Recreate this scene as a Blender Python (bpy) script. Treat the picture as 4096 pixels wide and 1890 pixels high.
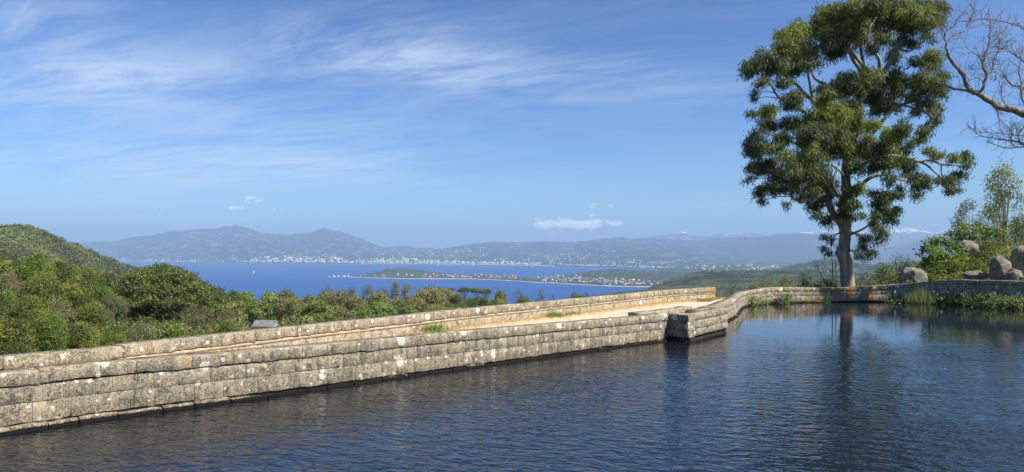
import bpy, bmesh, math, random
import numpy as np
from mathutils import Vector
from mathutils.bvhtree import BVHTree

for o in list(bpy.data.objects): bpy.data.objects.remove(o)
SC = bpy.context.scene
COL = SC.collection
R = math.radians

# ------------------------------------------------------------------ camera, sky, sun, exposure
F = 2950.0; CX = 2048.0; HY = 1000.0; EYE = 3.2      # focal length and horizon in photo pixels, eye height over the pool
SEA = -247.0
cd = bpy.data.cameras.new('camera'); cam = bpy.data.objects.new('camera', cd); COL.objects.link(cam)
cd.sensor_width = 36; cd.lens = F/4096*36; cd.shift_y = (HY-945)/4096
cd.clip_start = 0.1; cd.clip_end = 150000
cam.location = (0, 0, EYE); cam.rotation_euler = (R(90), 0, 0)
SC.camera = cam
SC.view_settings.view_transform = 'Standard'; SC.view_settings.look = 'None'
SC.view_settings.exposure = 0.95; SC.view_settings.gamma = 1.0
SC.cycles.max_bounces = 6; SC.cycles.diffuse_bounces = 3; SC.cycles.glossy_bounces = 3
SC.cycles.transmission_bounces = 4; SC.cycles.volume_bounces = 0; SC.cycles.transparent_max_bounces = 6
SC.cycles.caustics_reflective = False; SC.cycles.caustics_refractive = False

SUN_EL = 50.0
SUN_DIR = Vector((0.88, -0.44, 0)).normalized()
sd = Vector((SUN_DIR.x*math.cos(R(SUN_EL)), SUN_DIR.y*math.cos(R(SUN_EL)), math.sin(R(SUN_EL))))
sl = bpy.data.lights.new('sun', 'SUN'); sl.energy = 4.8; sl.angle = R(0.5); sl.color = (1.0, 0.91, 0.77)
so = bpy.data.objects.new('sun', sl); COL.objects.link(so); so.location = (0, 0, 60)
so.rotation_euler = (-sd).to_track_quat('-Z', 'Y').to_euler()

class NT:
    """short node-building helper"""
    def __init__(s, tree): s.t = tree; s.n = tree.nodes; s.l = tree.links
    def new(s, kind, **kw):
        nd = s.n.new(kind)
        for k, v in kw.items(): setattr(nd, k, v)
        return nd
    def put(s, sock, v):
        if v is None: return
        if isinstance(v, bpy.types.NodeSocket): s.l.new(v, sock)
        else:
            if isinstance(v, (tuple, list)) and len(v) == 3 and sock.type == 'RGBA': v = (*v, 1)
            sock.default_value = v
    def m(s, op, a, b=None, c=None, clamp=False):
        nd = s.new('ShaderNodeMath', operation=op, use_clamp=clamp)
        s.put(nd.inputs[0], a); s.put(nd.inputs[1], b); s.put(nd.inputs[2], c)
        return nd.outputs[0]
    def vm(s, op, a, b=None):
        nd = s.new('ShaderNodeVectorMath', operation=op)
        s.put(nd.inputs[0], a); s.put(nd.inputs[1], b)
        return nd.outputs[0]
    def mix(s, f, a, b, blend='MIX'):
        nd = s.new('ShaderNodeMix', data_type='RGBA', blend_type=blend, clamp_factor=True)
        s.put(nd.inputs[0], f); s.put(nd.inputs[6], a); s.put(nd.inputs[7], b)
        return nd.outputs[2]
    def noise(s, vec, scale, detail=4, rough=0.55, dist=0.0, col=False):
        nd = s.new('ShaderNodeTexNoise')
        s.put(nd.inputs['Vector'], vec); nd.inputs['Scale'].default_value = scale
        nd.inputs['Detail'].default_value = detail; nd.inputs['Roughness'].default_value = rough
        nd.inputs['Distortion'].default_value = dist
        return nd.outputs['Color' if col else 'Fac']
    def vor(s, vec, scale, feature='F1', rnd=1.0):
        nd = s.new('ShaderNodeTexVoronoi', feature=feature)
        s.put(nd.inputs['Vector'], vec); nd.inputs['Scale'].default_value = scale
        nd.inputs['Randomness'].default_value = rnd
        return nd
    def step(s, v, lo, hi, a=0.0, b=1.0):
        nd = s.new('ShaderNodeMapRange', interpolation_type='SMOOTHSTEP')
        s.put(nd.inputs['Value'], v)
        for i, x in ((1, lo), (2, hi), (3, a), (4, b)): s.put(nd.inputs[i], x)
        return nd.outputs[0]
    def sep(s, v):
        nd = s.new('ShaderNodeSeparateXYZ'); s.put(nd.inputs[0], v); return nd.outputs
    def comb(s, x, y, z):
        nd = s.new('ShaderNodeCombineXYZ')
        for i, v in enumerate((x, y, z)): s.put(nd.inputs[i], v)
        return nd.outputs[0]
    def attr(s, name):
        nd = s.new('ShaderNodeAttribute', attribute_name=name); return nd.outputs['Fac']
    def pos(s): return s.new('ShaderNodeTexCoord').outputs['Object']
    def wpos(s): return s.new('ShaderNodeNewGeometry').outputs['Position']
    def bump(s, h, dist, strength=1.0):
        nd = s.new('ShaderNodeBump'); s.put(nd.inputs['Height'], h)
        nd.inputs['Distance'].default_value = dist; s.put(nd.inputs['Strength'], strength)
        return nd.outputs[0]

wd = bpy.data.worlds.new('World'); SC.world = wd; wd.use_nodes = True
w = NT(wd.node_tree); w.n.clear()
sky = w.new('ShaderNodeTexSky', sky_type='NISHITA', sun_disc=False)
sky.sun_elevation = R(SUN_EL); sky.sun_rotation = math.atan2(SUN_DIR.x, SUN_DIR.y)
sky.altitude = 250; sky.air_density = 1.0; sky.dust_density = 0.3; sky.ozone_density = 3.5
dirv = w.new('ShaderNodeTexCoord').outputs['Generated']
dx, dy, dz = w.sep(dirv)
yy = w.m('MAXIMUM', dy, 0.05)
u = w.m('DIVIDE', dx, yy); v = w.m('DIVIDE', dz, yy)
# sky colour: the physical sky, a little deeper blue as the phone recorded it
gm = w.new('ShaderNodeGamma'); w.put(gm.inputs[0], w.mix(1.0, sky.outputs[0], (.25, .25, .25), 'MULTIPLY')); gm.inputs[1].default_value = 1.5
skyc = w.mix(1.0, gm.outputs[0], (1.62, 1.95, 2.4), 'MULTIPLY')
# high cirrus: noise on a layer far overhead (perspective comes from dividing by the elevation)
dzs = w.m('ADD', w.m('MAXIMUM', dz, 0.0), 0.10)
px = w.m('DIVIDE', dx, dzs); py = w.m('DIVIDE', dy, dzs)
cv = w.comb(w.m('MULTIPLY', px, 0.55), w.m('ADD', w.m('MULTIPLY', py, 1.15), w.m('MULTIPLY', px, 0.22)), 0.0)
c1 = w.noise(cv, 1.1, 9, 0.66, 1.2)
c2 = w.noise(w.comb(w.m('MULTIPLY', px, 1.5), w.m('ADD', w.m('MULTIPLY', py, 4.2), w.m('MULTIPLY', px, 1.5)), 3.7), 1.0, 9, 0.70, 1.6)
def blob(cu, cvv, ru, rv):
    cu = (cu-CX)/F; cvv = (HY-cvv)/F; ru /= F; rv /= F
    a = w.m('POWER', w.m('ABSOLUTE', w.m('DIVIDE', w.m('SUBTRACT', u, cu), ru)), 2.0)
    b = w.m('POWER', w.m('ABSOLUTE', w.m('DIVIDE', w.m('SUBTRACT', v, cvv), rv)), 2.0)
    return w.m('EXPONENT', w.m('MULTIPLY', w.m('ADD', a, b), -1.0))
acc = None
for (a, b, ra, rb, k) in ((380, 315, 560, 120, 1.0), (1480, 170, 420, 130, 0.85), (1900, 290, 520, 90, 0.7), (120, 60, 320, 130, .55),
                          (900, 690, 900, 90, 0.75), (250, 560, 700, 150, .5), (1300, 560, 700, 120, .35), (2600, 330, 500, 90, .25), (100, 820, 900, 160, .35)):
    g = w.m('MULTIPLY', blob(a, b, ra, rb), k)
    acc = g if acc is None else w.m('ADD', acc, g)
cir = w.m('ADD', w.m('MULTIPLY', c1, 0.66), w.m('MULTIPLY', c2, 0.46))
cfac = w.m('MULTIPLY', w.step(cir, 0.38, 0.76), w.m('ADD', w.m('MULTIPLY', acc, 0.85), 0.12), clamp=True)
back = w.step(dy, -0.1, 0.15)
cfac = w.m('MULTIPLY', cfac, back)
skyc = w.mix(w.m('MULTIPLY', cfac, 0.95), skyc, (3.9, 4.7, 5.5))
# small cumulus low over the mountains
ns = w.noise(w.comb(w.m('MULTIPLY', u, 70.0), w.m('MULTIPLY', v, 110.0), 1.3), 1.0, 7, 0.65, 0.6)
cum = None
for (a, b, ra, rb, k) in ((2165, 900, 40, 24, 1.1), (2260, 895, 65, 22, 1.0), (2330, 905, 60, 18, 1.2), (2375, 890, 35, 18, 1.0), (2465, 891, 46, 14, 1.0), (2372, 828, 16, 18, .7),
                          (2440, 817, 20, 16, .7), (2200, 800, 32, 12, .6), (2370, 859, 18, 8, .8), (2215, 942, 24, 16, .6), (2550, 932, 24, 14, .7), (2410, 857, 12, 8, .7), (2150, 955, 16, 12, .4),
                          (1005, 795, 46, 18, .8), (935, 833, 50, 12, .7), (1098, 836, 18, 10, .7), (900, 785, 30, 20, .4), (560, 862, 110, 10, .5), (1280, 880, 40, 16, .4), (1655, 945, 22, 12, .5)):
    g = w.m('MULTIPLY', blob(a, b, ra, rb), k)
    cum = g if cum is None else w.m('ADD', cum, g)
cumf = w.m('MULTIPLY', w.step(w.m('ADD', w.m('MULTIPLY', cum, 0.75), w.m('MULTIPLY', w.m('SUBTRACT', ns, .5), 2.5)), 0.25, 0.95), w.m('MULTIPLY', back, w.m('MULTIPLY', w.step(cum, .05, .4), .85)))
skyc = w.mix(cumf, skyc, (10.0, 10.1, 10.3))
bg = w.new('ShaderNodeBackground'); w.put(bg.inputs[0], skyc); bg.inputs[1].default_value = 0.1
w.l.new(bg.outputs[0], w.new('ShaderNodeOutputWorld').inputs[0])

# ------------------------------------------------------------------ helpers
def P(px, py, d):           # the point seen at that pixel, d metres in front of the camera
    return Vector(((px-CX)/F*d, d, EYE+(HY-py)/F*d))
def tag(o, label=None, cat=None, group=None, kind=None):
    if label: o['label'] = label
    if cat: o['category'] = cat
    if group: o['group'] = group
    if kind: o['kind'] = kind
    return o
def empty(name, loc, label, cat, group=None, rz=0):
    o = bpy.data.objects.new(name, None); COL.objects.link(o); o.location = loc
    o.rotation_euler = (0, 0, rz); o.empty_display_size = 0.5
    return tag(o, label, cat, group)
def link(name, me, mat, parent=None):
    o = bpy.data.objects.new(name, me); COL.objects.link(o)
    if mat is not None and not me.materials: me.materials.append(mat)
    if parent is not None: o.parent = parent
    return o
class MB:
    def __init__(s): s.v = []; s.f = []; s.t = []; s.nv = 0
    def add(s, verts, faces, tone=0.5):
        verts = np.asarray(verts, float).reshape(-1, 3); faces = np.asarray(faces, int)
        s.v.append(verts); s.f.append(faces+s.nv)
        t = np.asarray(tone, float)
        s.t.append(np.full(len(verts), float(t)) if t.ndim == 0 else t)
        s.nv += len(verts)
    def mesh(s, name, smooth=False):
        me = bpy.data.meshes.new(name)
        V = np.concatenate(s.v); T = np.concatenate(s.t)
        me.vertices.add(len(V)); me.vertices.foreach_set('co', V.astype(np.float32).ravel())
        idx = []; ls = []; st = 0
        for f in s.f:
            k = f.shape[1]; idx.append(f.ravel()); ls.append(st+np.arange(len(f))*k); st += f.size
        idx = np.concatenate(idx); ls = np.concatenate(ls)
        me.loops.add(len(idx)); me.loops.foreach_set('vertex_index', idx.astype(np.int32))
        me.polygons.add(len(ls)); me.polygons.foreach_set('loop_start', ls.astype(np.int32))
        a = me.attributes.new('tone', 'FLOAT', 'POINT'); a.data.foreach_set('value', T.astype(np.float32))
        me.update(calc_edges=True); me.validate()
        if smooth: me.shade_smooth()
        return me
    def obj(s, name, mat, parent=None, smooth=False): return link(name, s.mesh(name, smooth), mat, parent)

def tube(mb, pts, rad, n=7, tone=.5, rough=0.0, rg=None):
    pts = [Vector(p) for p in pts]; m = len(pts); V = []
    up = Vector((0.3, 1, 0.1)).normalized()
    for i, p in enumerate(pts):
        d = (pts[min(i+1, m-1)]-pts[max(i-1, 0)])
        d = d.normalized() if d.length > 1e-9 else Vector((0, 0, 1))
        a = d.cross(up)
        if a.length < 1e-3: a = d.cross(Vector((1, 0, 0)))
        a.normalize(); b = d.cross(a).normalized()
        for k in range(n):
            an = 2*math.pi*k/n; r = rad[i]*(1+(rg.uniform(-rough, rough) if rg else 0))
            V.append(p+(a*math.cos(an)+b*math.sin(an))*r)
    Fc = []
    for i in range(m-1):
        for k in range(n):
            Fc.append((i*n+k, i*n+(k+1) % n, (i+1)*n+(k+1) % n, (i+1)*n+k))
    mb.add([tuple(q) for q in V], Fc, tone)
def smooth_path(pts, k=3):      # Catmull-Rom through tuples of any length
    pts = [np.array(p, float) for p in pts]; out = []
    for i in range(len(pts)-1):
        p0 = pts[max(i-1, 0)]; p1 = pts[i]; p2 = pts[i+1]; p3 = pts[min(i+2, len(pts)-1)]
        for j in range(k):
            t = j/k
            out.append(.5*((2*p1)+(-p0+p2)*t+(2*p0-5*p1+4*p2-p3)*t*t+(-p0+3*p1-3*p2+p3)*t**3))
    out.append(pts[-1]); return out

def unit(a): return a/np.maximum(np.linalg.norm(a, axis=-1, keepdims=True), 1e-9)
def leaves(mb, C, A, L, W, rg, tone, flat=None):
    """rhombic leaves at C pointing along A; flat = preferred facing direction"""
    n = len(C); A = unit(A)
    Nn = rg.normal(size=(n, 3))
    if flat is not None: Nn = Nn*0.75+flat
    S = unit(np.cross(A, Nn)); L = np.asarray(L).reshape(-1, 1)*np.ones((n, 1)); W = np.asarray(W).reshape(-1, 1)*np.ones((n, 1))
    V = np.empty((n, 4, 3))
    V[:, 0] = C-A*L*.5; V[:, 1] = C-A*L*.05+S*W*.5; V[:, 2] = C+A*L*.5; V[:, 3] = C-A*L*.05-S*W*.5
    mb.add(V.reshape(-1, 3), np.arange(4*n).reshape(n, 4), np.repeat(tone, 4))
def ball(n, rg):
    d = unit(rg.normal(size=(n, 3))); return d, rg.random(n)**(1/3)
def foliage(mb, clumps, rg, dens, tuft, nl, L, W, droop, shell=.55, tvar=.12, low=-0.6):
    """clumps: (x,y,z,rx,ry,rz,tone); tufts spread in each ellipsoid, leaves in each tuft"""
    for (x, y, z, rx, ry, rz, tn) in clumps:
        vol = (rx*ry+ry*rz+rx*rz)/3
        nt = max(3, int(dens*vol))
        d, r = ball(nt*2, rg); d = d[d[:, 2] > low][:nt]; nt = len(d)
        r = shell+(1-shell)*rg.random(nt)**.7
        c = np.array([x, y, z])+d*np.array([rx, ry, rz])*r[:, None]
        C = np.repeat(c, nl, 0); Dd = np.repeat(d, nl, 0); k = len(C)
        off = rg.normal(size=(k, 3))*tuft*np.array([1, 1, .8]); C = C+off
        A = Dd*.5+rg.normal(size=(k, 3))*.6+np.array([0, 0, -droop])
        tt = np.clip(tn+np.repeat(rg.normal(size=nt)*tvar, nl)+rg.normal(size=k)*.05, 0, 1)
        leaves(mb, C, A, L*rg.uniform(.7, 1.2, k), W*rg.uniform(.7, 1.2, k), rg, tt, unit(off*.6+Dd*tuft+np.array([0, 0, tuft*.7]))*1.1)

# value noise in numpy for terrain
class VN:
    def __init__(s, seed): s.g = np.random.default_rng(seed).random((256, 256))
    def __call__(s, x, y):
        xi = np.floor(x).astype(int); yi = np.floor(y).astype(int); fx = x-xi; fy = y-yi
        fx = fx*fx*(3-2*fx); fy = fy*fy*(3-2*fy); g = s.g
        a = g[xi % 256, yi % 256]; b = g[(xi+1) % 256, yi % 256]; c = g[xi % 256, (yi+1) % 256]; d = g[(xi+1) % 256, (yi+1) % 256]
        return (a*(1-fx)+b*fx)*(1-fy)+(c*(1-fx)+d*fx)*fy
    def fbm(s, x, y, o=5, ridge=False):
        t = 0; a = 1; tot = 0
        for i in range(o):
            n = s(x*2**i+17*i, y*2**i+31*i)
            if ridge: n = 1-abs(2*n-1)
            t = t+a*n; tot += a; a *= .5
        return t/tot-.5
def sstep(x, a, b):
    t = np.clip((x-a)/(b-a), 0, 1); return t*t*(3-2*t)

# ------------------------------------------------------------------ materials
def newmat(name):
    m = bpy.data.materials.new(name); m.use_nodes = True; t = NT(m.node_tree); t.n.clear()
    out = t.new('ShaderNodeOutputMaterial'); return m, t, out
def principled(t, out, col, rough, normal=None, spec=0.3, ior=None):
    p = t.new('ShaderNodeBsdfPrincipled'); t.put(p.inputs['Base Color'], col); t.put(p.inputs['Roughness'], rough)
    p.inputs['Specular IOR Level'].default_value = spec
    if ior: p.inputs['IOR'].default_value = ior
    if normal is not None: t.l.new(normal, p.inputs['Normal'])
    t.l.new(p.outputs[0], out.inputs['Surface']); return p
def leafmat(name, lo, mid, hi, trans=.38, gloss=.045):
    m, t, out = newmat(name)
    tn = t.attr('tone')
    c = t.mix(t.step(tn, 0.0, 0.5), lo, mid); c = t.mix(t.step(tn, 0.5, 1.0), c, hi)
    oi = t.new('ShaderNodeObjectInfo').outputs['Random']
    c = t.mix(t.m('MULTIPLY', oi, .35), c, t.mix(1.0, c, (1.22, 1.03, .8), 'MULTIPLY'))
    d = t.new('ShaderNodeBsdfDiffuse'); t.put(d.inputs[0], c)
    tr = t.new('ShaderNodeBsdfTranslucent'); t.put(tr.inputs[0], t.mix(1.0, c, (1.25, 1.35, .6), 'MULTIPLY'))
    g = t.new('ShaderNodeBsdfGlossy'); g.inputs['Roughness'].default_value = .6; g.inputs[0].default_value = (.6, .65, .7, 1)
    a = t.new('ShaderNodeMixShader'); a.inputs[0].default_value = trans; t.l.new(d.outputs[0], a.inputs[1]); t.l.new(tr.outputs[0], a.inputs[2])
    b = t.new('ShaderNodeMixShader'); b.inputs[0].default_value = gloss; t.l.new(a.outputs[0], b.inputs[1]); t.l.new(g.outputs[0], b.inputs[2])
    t.l.new(b.outputs[0], out.inputs['Surface']); return m
M = {}
M['euc'] = leafmat('eucalyptus_leaf', (.032, .050, .016), (.102, .140, .034), (.28, .32, .06))
M['oak'] = leafmat('holm_oak_leaf', (.040, .062, .012), (.125, .168, .030), (.27, .30, .055))
M['bright'] = leafmat('fresh_leaf', (.045, .085, .012), (.125, .20, .026), (.25, .34, .05))
M['plane'] = leafmat('plane_leaf', (.065, .11, .025), (.175, .26, .06), (.30, .38, .10))
M['olive'] = leafmat('olive_leaf', (.085, .10, .03), (.215, .22, .075), (.34, .33, .13))
M['pine'] = leafmat('pine_needle', (.038, .058, .014), (.105, .14, .032), (.20, .24, .055), trans=.2)
M['pale'] = leafmat('pale_leaf', (.10, .11, .05), (.24, .27, .13), (.42, .43, .24))
M['brush'] = leafmat('grey_brush', (.06, .066, .03), (.155, .16, .075), (.26, .26, .12))
M['straw'] = leafmat('dry_grass', (.35, .25, .12), (.55, .40, .20), (.70, .55, .30), trans=.2, gloss=.03)
M['reed'] = leafmat('reed', (.06, .10, .03), (.15, .22, .07), (.30, .36, .14))
M['canopy'] = leafmat('far_canopy', (.05, .065, .025), (.125, .155, .05), (.22, .245, .09), trans=.15, gloss=.03)

def barkmat(name, base, light, dark, sc=3.0):
    m, t, out = newmat(name); p = t.pos()
    x, y, z = t.sep(p)
    st = t.comb(t.m('MULTIPLY', x, 1.0), t.m('MULTIPLY', y, 1.0), t.m('MULTIPLY', z, .16))
    n = t.noise(st, sc, 6, .6); n2 = t.noise(st, sc*4, 5, .6)
    c = t.mix(t.step(n, .42, .56), base, light); c = t.mix(t.m('MULTIPLY', t.step(n2, .52, .68), .8), c, dark)
    c = t.mix(t.m('MULTIPLY', t.step(t.noise(p, 14, 3), .45, .75), .35), c, dark)
    principled(t, out, c, .85, t.bump(t.m('ADD', n2, n), .05)); return m
M['bark'] = barkmat('eucalyptus_bark', (.19, .15, .12), (.36, .31, .25), (.075, .05, .04), 2.2)
M['limb'] = barkmat('limb_bark', (.20, .175, .145), (.38, .345, .29), (.09, .07, .055), 5)
M['deadwood'] = barkmat('dead_wood', (.19, .155, .12), (.34, .295, .24), (.08, .055, .04), 7)
M['trunk'] = barkmat('dark_bark', (.12, .095, .07), (.20, .17, .13), (.05, .04, .03), 4)

def stonemat(name, lich=1.0, dark=0.0, warm=0.0):
    m, t, out = newmat(name); p = t.wpos(); x, y, z = t.sep(p)
    tn = t.attr('tone')
    big = t.noise(p, 1.1, 5, .6); mid = t.noise(p, 6, 6, .65); fine = t.noise(p, 32, 5, .75); grain = t.noise(p, 85, 3, .7)
    c = t.mix(t.step(mid, .38, .62), (.195, .168, .112), (.38, .335, .225))
    c = t.mix(t.m('MULTIPLY', t.step(tn, .25, .95), .5), c, (.155, .138, .115))
    c = t.mix(t.m('MULTIPLY', t.step(big, .48, .66), .6), c, (.42, .34, .205) if warm else (.37, .315, .21))
    if warm: c = t.mix(warm, c, (.46, .37, .26))
    # cream crust and greenish-grey lichen
    c = t.mix(t.m('MULTIPLY', t.step(t.noise(p, 3.2, 7, .75, .6), .53, .60), .6), c, (.48, .43, .30))
    c = t.mix(t.m('MULTIPLY', t.step(t.noise(t.vm('ADD', p, (7, 3, 1)), 9, 8, .8), .55, .61), .8), c, (.52, .51, .42))
    # dark crust, speckle
    c = t.mix(t.m('MULTIPLY', t.step(t.noise(t.vm('ADD', p, (1, 9, 4)), 4.5, 9, .8, .4), .51-dark*.12, .60-dark*.1), .85), c, (.075, .066, .05))
    c = t.mix(t.m('MULTIPLY', t.step(fine, .53, .60), .85), c, (.05, .044, .034))
    c = t.mix(t.m('MULTIPLY', t.step(fine, .46, .40), .6), c, (.58, .53, .42))
    c = t.mix(t.m('MULTIPLY', t.step(grain, .54, .66), .45), c, (.09, .08, .06))
    # run-off streaks down the faces
    sv = t.comb(t.m('MULTIPLY', x, 7.0), t.m('MULTIPLY', y, 7.0), t.m('MULTIPLY', z, .7))
    stn = t.noise(sv, 1.0, 5, .65)
    c = t.mix(t.m('MULTIPLY', t.step(stn, .54, .68), .5), c, (.095, .088, .078))
    c = t.mix(t.m('MULTIPLY', t.step(stn, .46, .36), .4), c, (.50, .44, .33))
    # round white lichen patches
    for (sc, th, k) in ((2.6, .30, .93), (7.5, .33, .9)):
        q = t.vm('ADD', p, t.vm('MULTIPLY', t.noise(p, 9, 4, .6, 0, True), (.16, .16, .16)) if sc < 4 else t.vm('MULTIPLY', t.noise(p, 20, 3, .6, 0, True), (.05, .05, .05)))
        vo = t.vor(q, sc); rnd = t.sep(vo.outputs['Color'])[0]
        rad = t.m('MULTIPLY', t.step(rnd, 1-th*lich, 1.0), .40)
        msk = t.m('GREATER_THAN', t.m('SUBTRACT', rad, vo.outputs['Distance']), 0.02)
        msk = t.m('MULTIPLY', msk, t.step(t.noise(p, 30, 3), .25, .5))
        c = t.mix(t.m('MULTIPLY', msk, k), c, (.66, .64, .55))
    # orange lichen: along the far wall beside the tree and at the end of the parapet
    o1 = t.m('EXPONENT', t.m('MULTIPLY', t.m('ADD', t.m('POWER', t.m('DIVIDE', t.m('SUBTRACT', x, 20.2), 2.6), 2.0), t.m('POWER', t.m('DIVIDE', t.m('SUBTRACT', y, 45.0), 4.0), 2.0)), -1.0))
    o2 = t.m('EXPONENT', t.m('MULTIPLY', t.m('ADD', t.m('POWER', t.m('DIVIDE', t.m('SUBTRACT', x, 11.3), .8), 2.0), t.m('POWER', t.m('DIVIDE', t.m('SUBTRACT', y, 41.3), 1.6), 2.0)), -1.0))
    on = t.noise(t.comb(x, y, t.m('MULTIPLY', z, .6)), 2.6, 6, .65)
    om = t.m('ADD', t.m('MULTIPLY', t.m('ADD', o1, t.m('MULTIPLY', o2, .75)), .17), on)
    c = t.mix(t.m('MULTIPLY', t.step(om, .63, .70), .75), c, (.50, .22, .045))
    # wet black foot at the waterline
    wl = t.m('ADD', z, t.m('MULTIPLY', t.m('SUBTRACT', t.noise(p, 12, 3), .5), .05))
    c = t.mix(t.step(wl, .085, .055), c, (.012, .010, .008))
    h = t.m('ADD', t.m('MULTIPLY', mid, .6), t.m('ADD', t.m('MULTIPLY', fine, .5), t.m('MULTIPLY', grain, .25)))
    principled(t, out, c, .92, t.bump(h, .035), .15); return m
M['stone'] = stonemat('granite_with_lichen')
M['stone_far'] = stonemat('granite_far', .5)
M['stone_dark'] = stonemat('granite_dark', .25, .9)
M['stone_warm'] = stonemat('granite_warm', .5, 0, .25)
def plain(name, c1, c2, sc, rough=.9, bump=.02, c3=None, world=False):
    m, t, out = newmat(name); p = t.wpos() if world else t.pos()
    n = t.noise(p, sc, 6, .62)
    c = t.mix(t.step(n, .38, .62), c1, c2)
    if c3: c = t.mix(t.m('MULTIPLY', t.step(t.noise(t.vm('ADD', p, (5, 5, 5)), sc*3.1, 5, .7), .54, .66), .8), c, c3)
    principled(t, out, c, rough, t.bump(t.noise(p, sc*5, 5, .65), bump), .1); return m
M['mortar'] = plain('lime_mortar', (.36, .34, .29), (.46, .43, .36), 4, c3=(.17, .15, .12))
M['mortar_gold'] = plain('sandy_mortar', (.40, .33, .23), (.50, .42, .30), 6, c3=(.22, .17, .11))
M['sand'] = plain('sandy_floor', (.56, .42, .30), (.68, .53, .39), 2.6, c3=(.36, .27, .19))
M['earth'] = plain('dry_earth', (.10, .095, .04), (.17, .145, .075), .5, c3=(.07, .09, .03), world=True)
M['rock'] = plain('granite_boulder', (.22, .205, .175), (.36, .34, .295), 2.2, bump=.25, c3=(.075, .07, .06))
M['rock_warm'] = plain('granite_boulder_warm', (.26, .235, .20), (.41, .38, .325), 1.6, bump=.3, c3=(.10, .09, .075))
M['wall_white'] = plain('render_cream', (.50, .44, .35), (.62, .56, .47), .05)
M['wall_town'] = plain('render_town', (.58, .55, .50), (.75, .72, .66), .02)
M['roof_tile'] = plain('roof_tile', (.42, .22, .13), (.52, .30, .18), .1)
M['roof_grey'] = plain('roof_sheet', (.13, .14, .15), (.19, .20, .21), 1)
M['window'] = plain('window_dark', (.05, .06, .08), (.08, .09, .11), 1, .3)
M['white'] = plain('white_sail', (.85, .85, .85), (.8, .8, .8), 1)

# ------------------------------------------------------------------ sea, far shores, mountains
def hillmat(name, a, b, c3, sc, snow=None, rock=.6, tree=None):
    m, t, out = newmat(name); p = t.wpos(); n = t.noise(p, sc, 8, .65)
    c = t.mix(t.step(n, .38, .62), a, b)
    c = t.mix(t.m('MULTIPLY', t.step(t.noise(t.vm('ADD', p, (999, 55, 3)), sc*2.2, 9, .72), rock, rock+.07), .9), c, c3)
    if tree: c = t.mix(t.m('MULTIPLY', t.step(t.vor(p, tree).outputs['Distance'], .35, .7), .6), c, t.mix(1.0, c, (.45, .45, .45), 'MULTIPLY'))
    if snow:
        z = t.m('ADD', t.sep(p)[2], t.m('MULTIPLY', t.m('SUBTRACT', t.noise(p, .0026, 8, .75), .5), snow[1]))
        c = t.mix(t.step(z, snow[0], snow[0]+30), c, (.88, .89, .92))
    principled(t, out, c, 1.0, t.bump(t.noise(p, sc*6, 6, .7), 1.2/sc*.12), 0.0); return m
M['far_hill'] = hillmat('far_maquis_hill', (.020, .028, .026), (.036, .044, .040), (.46, .38, .33), .0020, rock=.55)
M['far_blue'] = hillmat('far_wooded_range', (.024, .032, .030), (.036, .044, .040), (.26, .21, .16), .0014, rock=.60)
M['snow_range'] = hillmat('snow_capped_range', (.10, .11, .10), (.17, .17, .15), (.30, .28, .26), .0012, snow=(520, 560))
M['mid_hill'] = hillmat('maquis_slope', (.065, .085, .042), (.12, .14, .07), (.45, .38, .27), .006, rock=.64, tree=.07)
M['pen'] = hillmat('peninsula_scrub', (.035, .055, .028), (.075, .10, .045), (.38, .33, .24), .008, rock=.64, tree=.045)
M['beach'] = plain('pale_sand_shore', (.42, .37, .29), (.55, .50, .40), .02)

m, t, out = newmat('open_sea'); p = t.wpos()
n = t.noise(t.vm('MULTIPLY', p, (.0006, .0022, 1)), 1, 6, .6)
c = t.mix(t.step(n, .35, .7), (.010, .056, .22), (.013, .068, .26))
principled(t, out, c, .5, t.bump(t.noise(t.vm('MULTIPLY', p, (.05, .12, 1)), 1, 5, .6), .8, .5), .12, 1.33)
M['sea'] = m
mb = MB(); S = 70000
xs = np.linspace(-S, S, 41); V = [(x, y, SEA) for y in np.linspace(600, S, 41) for x in xs]
mb.add(V, [(j*41+i, j*41+i+1, (j+1)*41+i+1, (j+1)*41+i) for j in range(40) for i in range(40)])
tag(mb.obj('sea', M['sea']), kind='structure')

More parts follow.
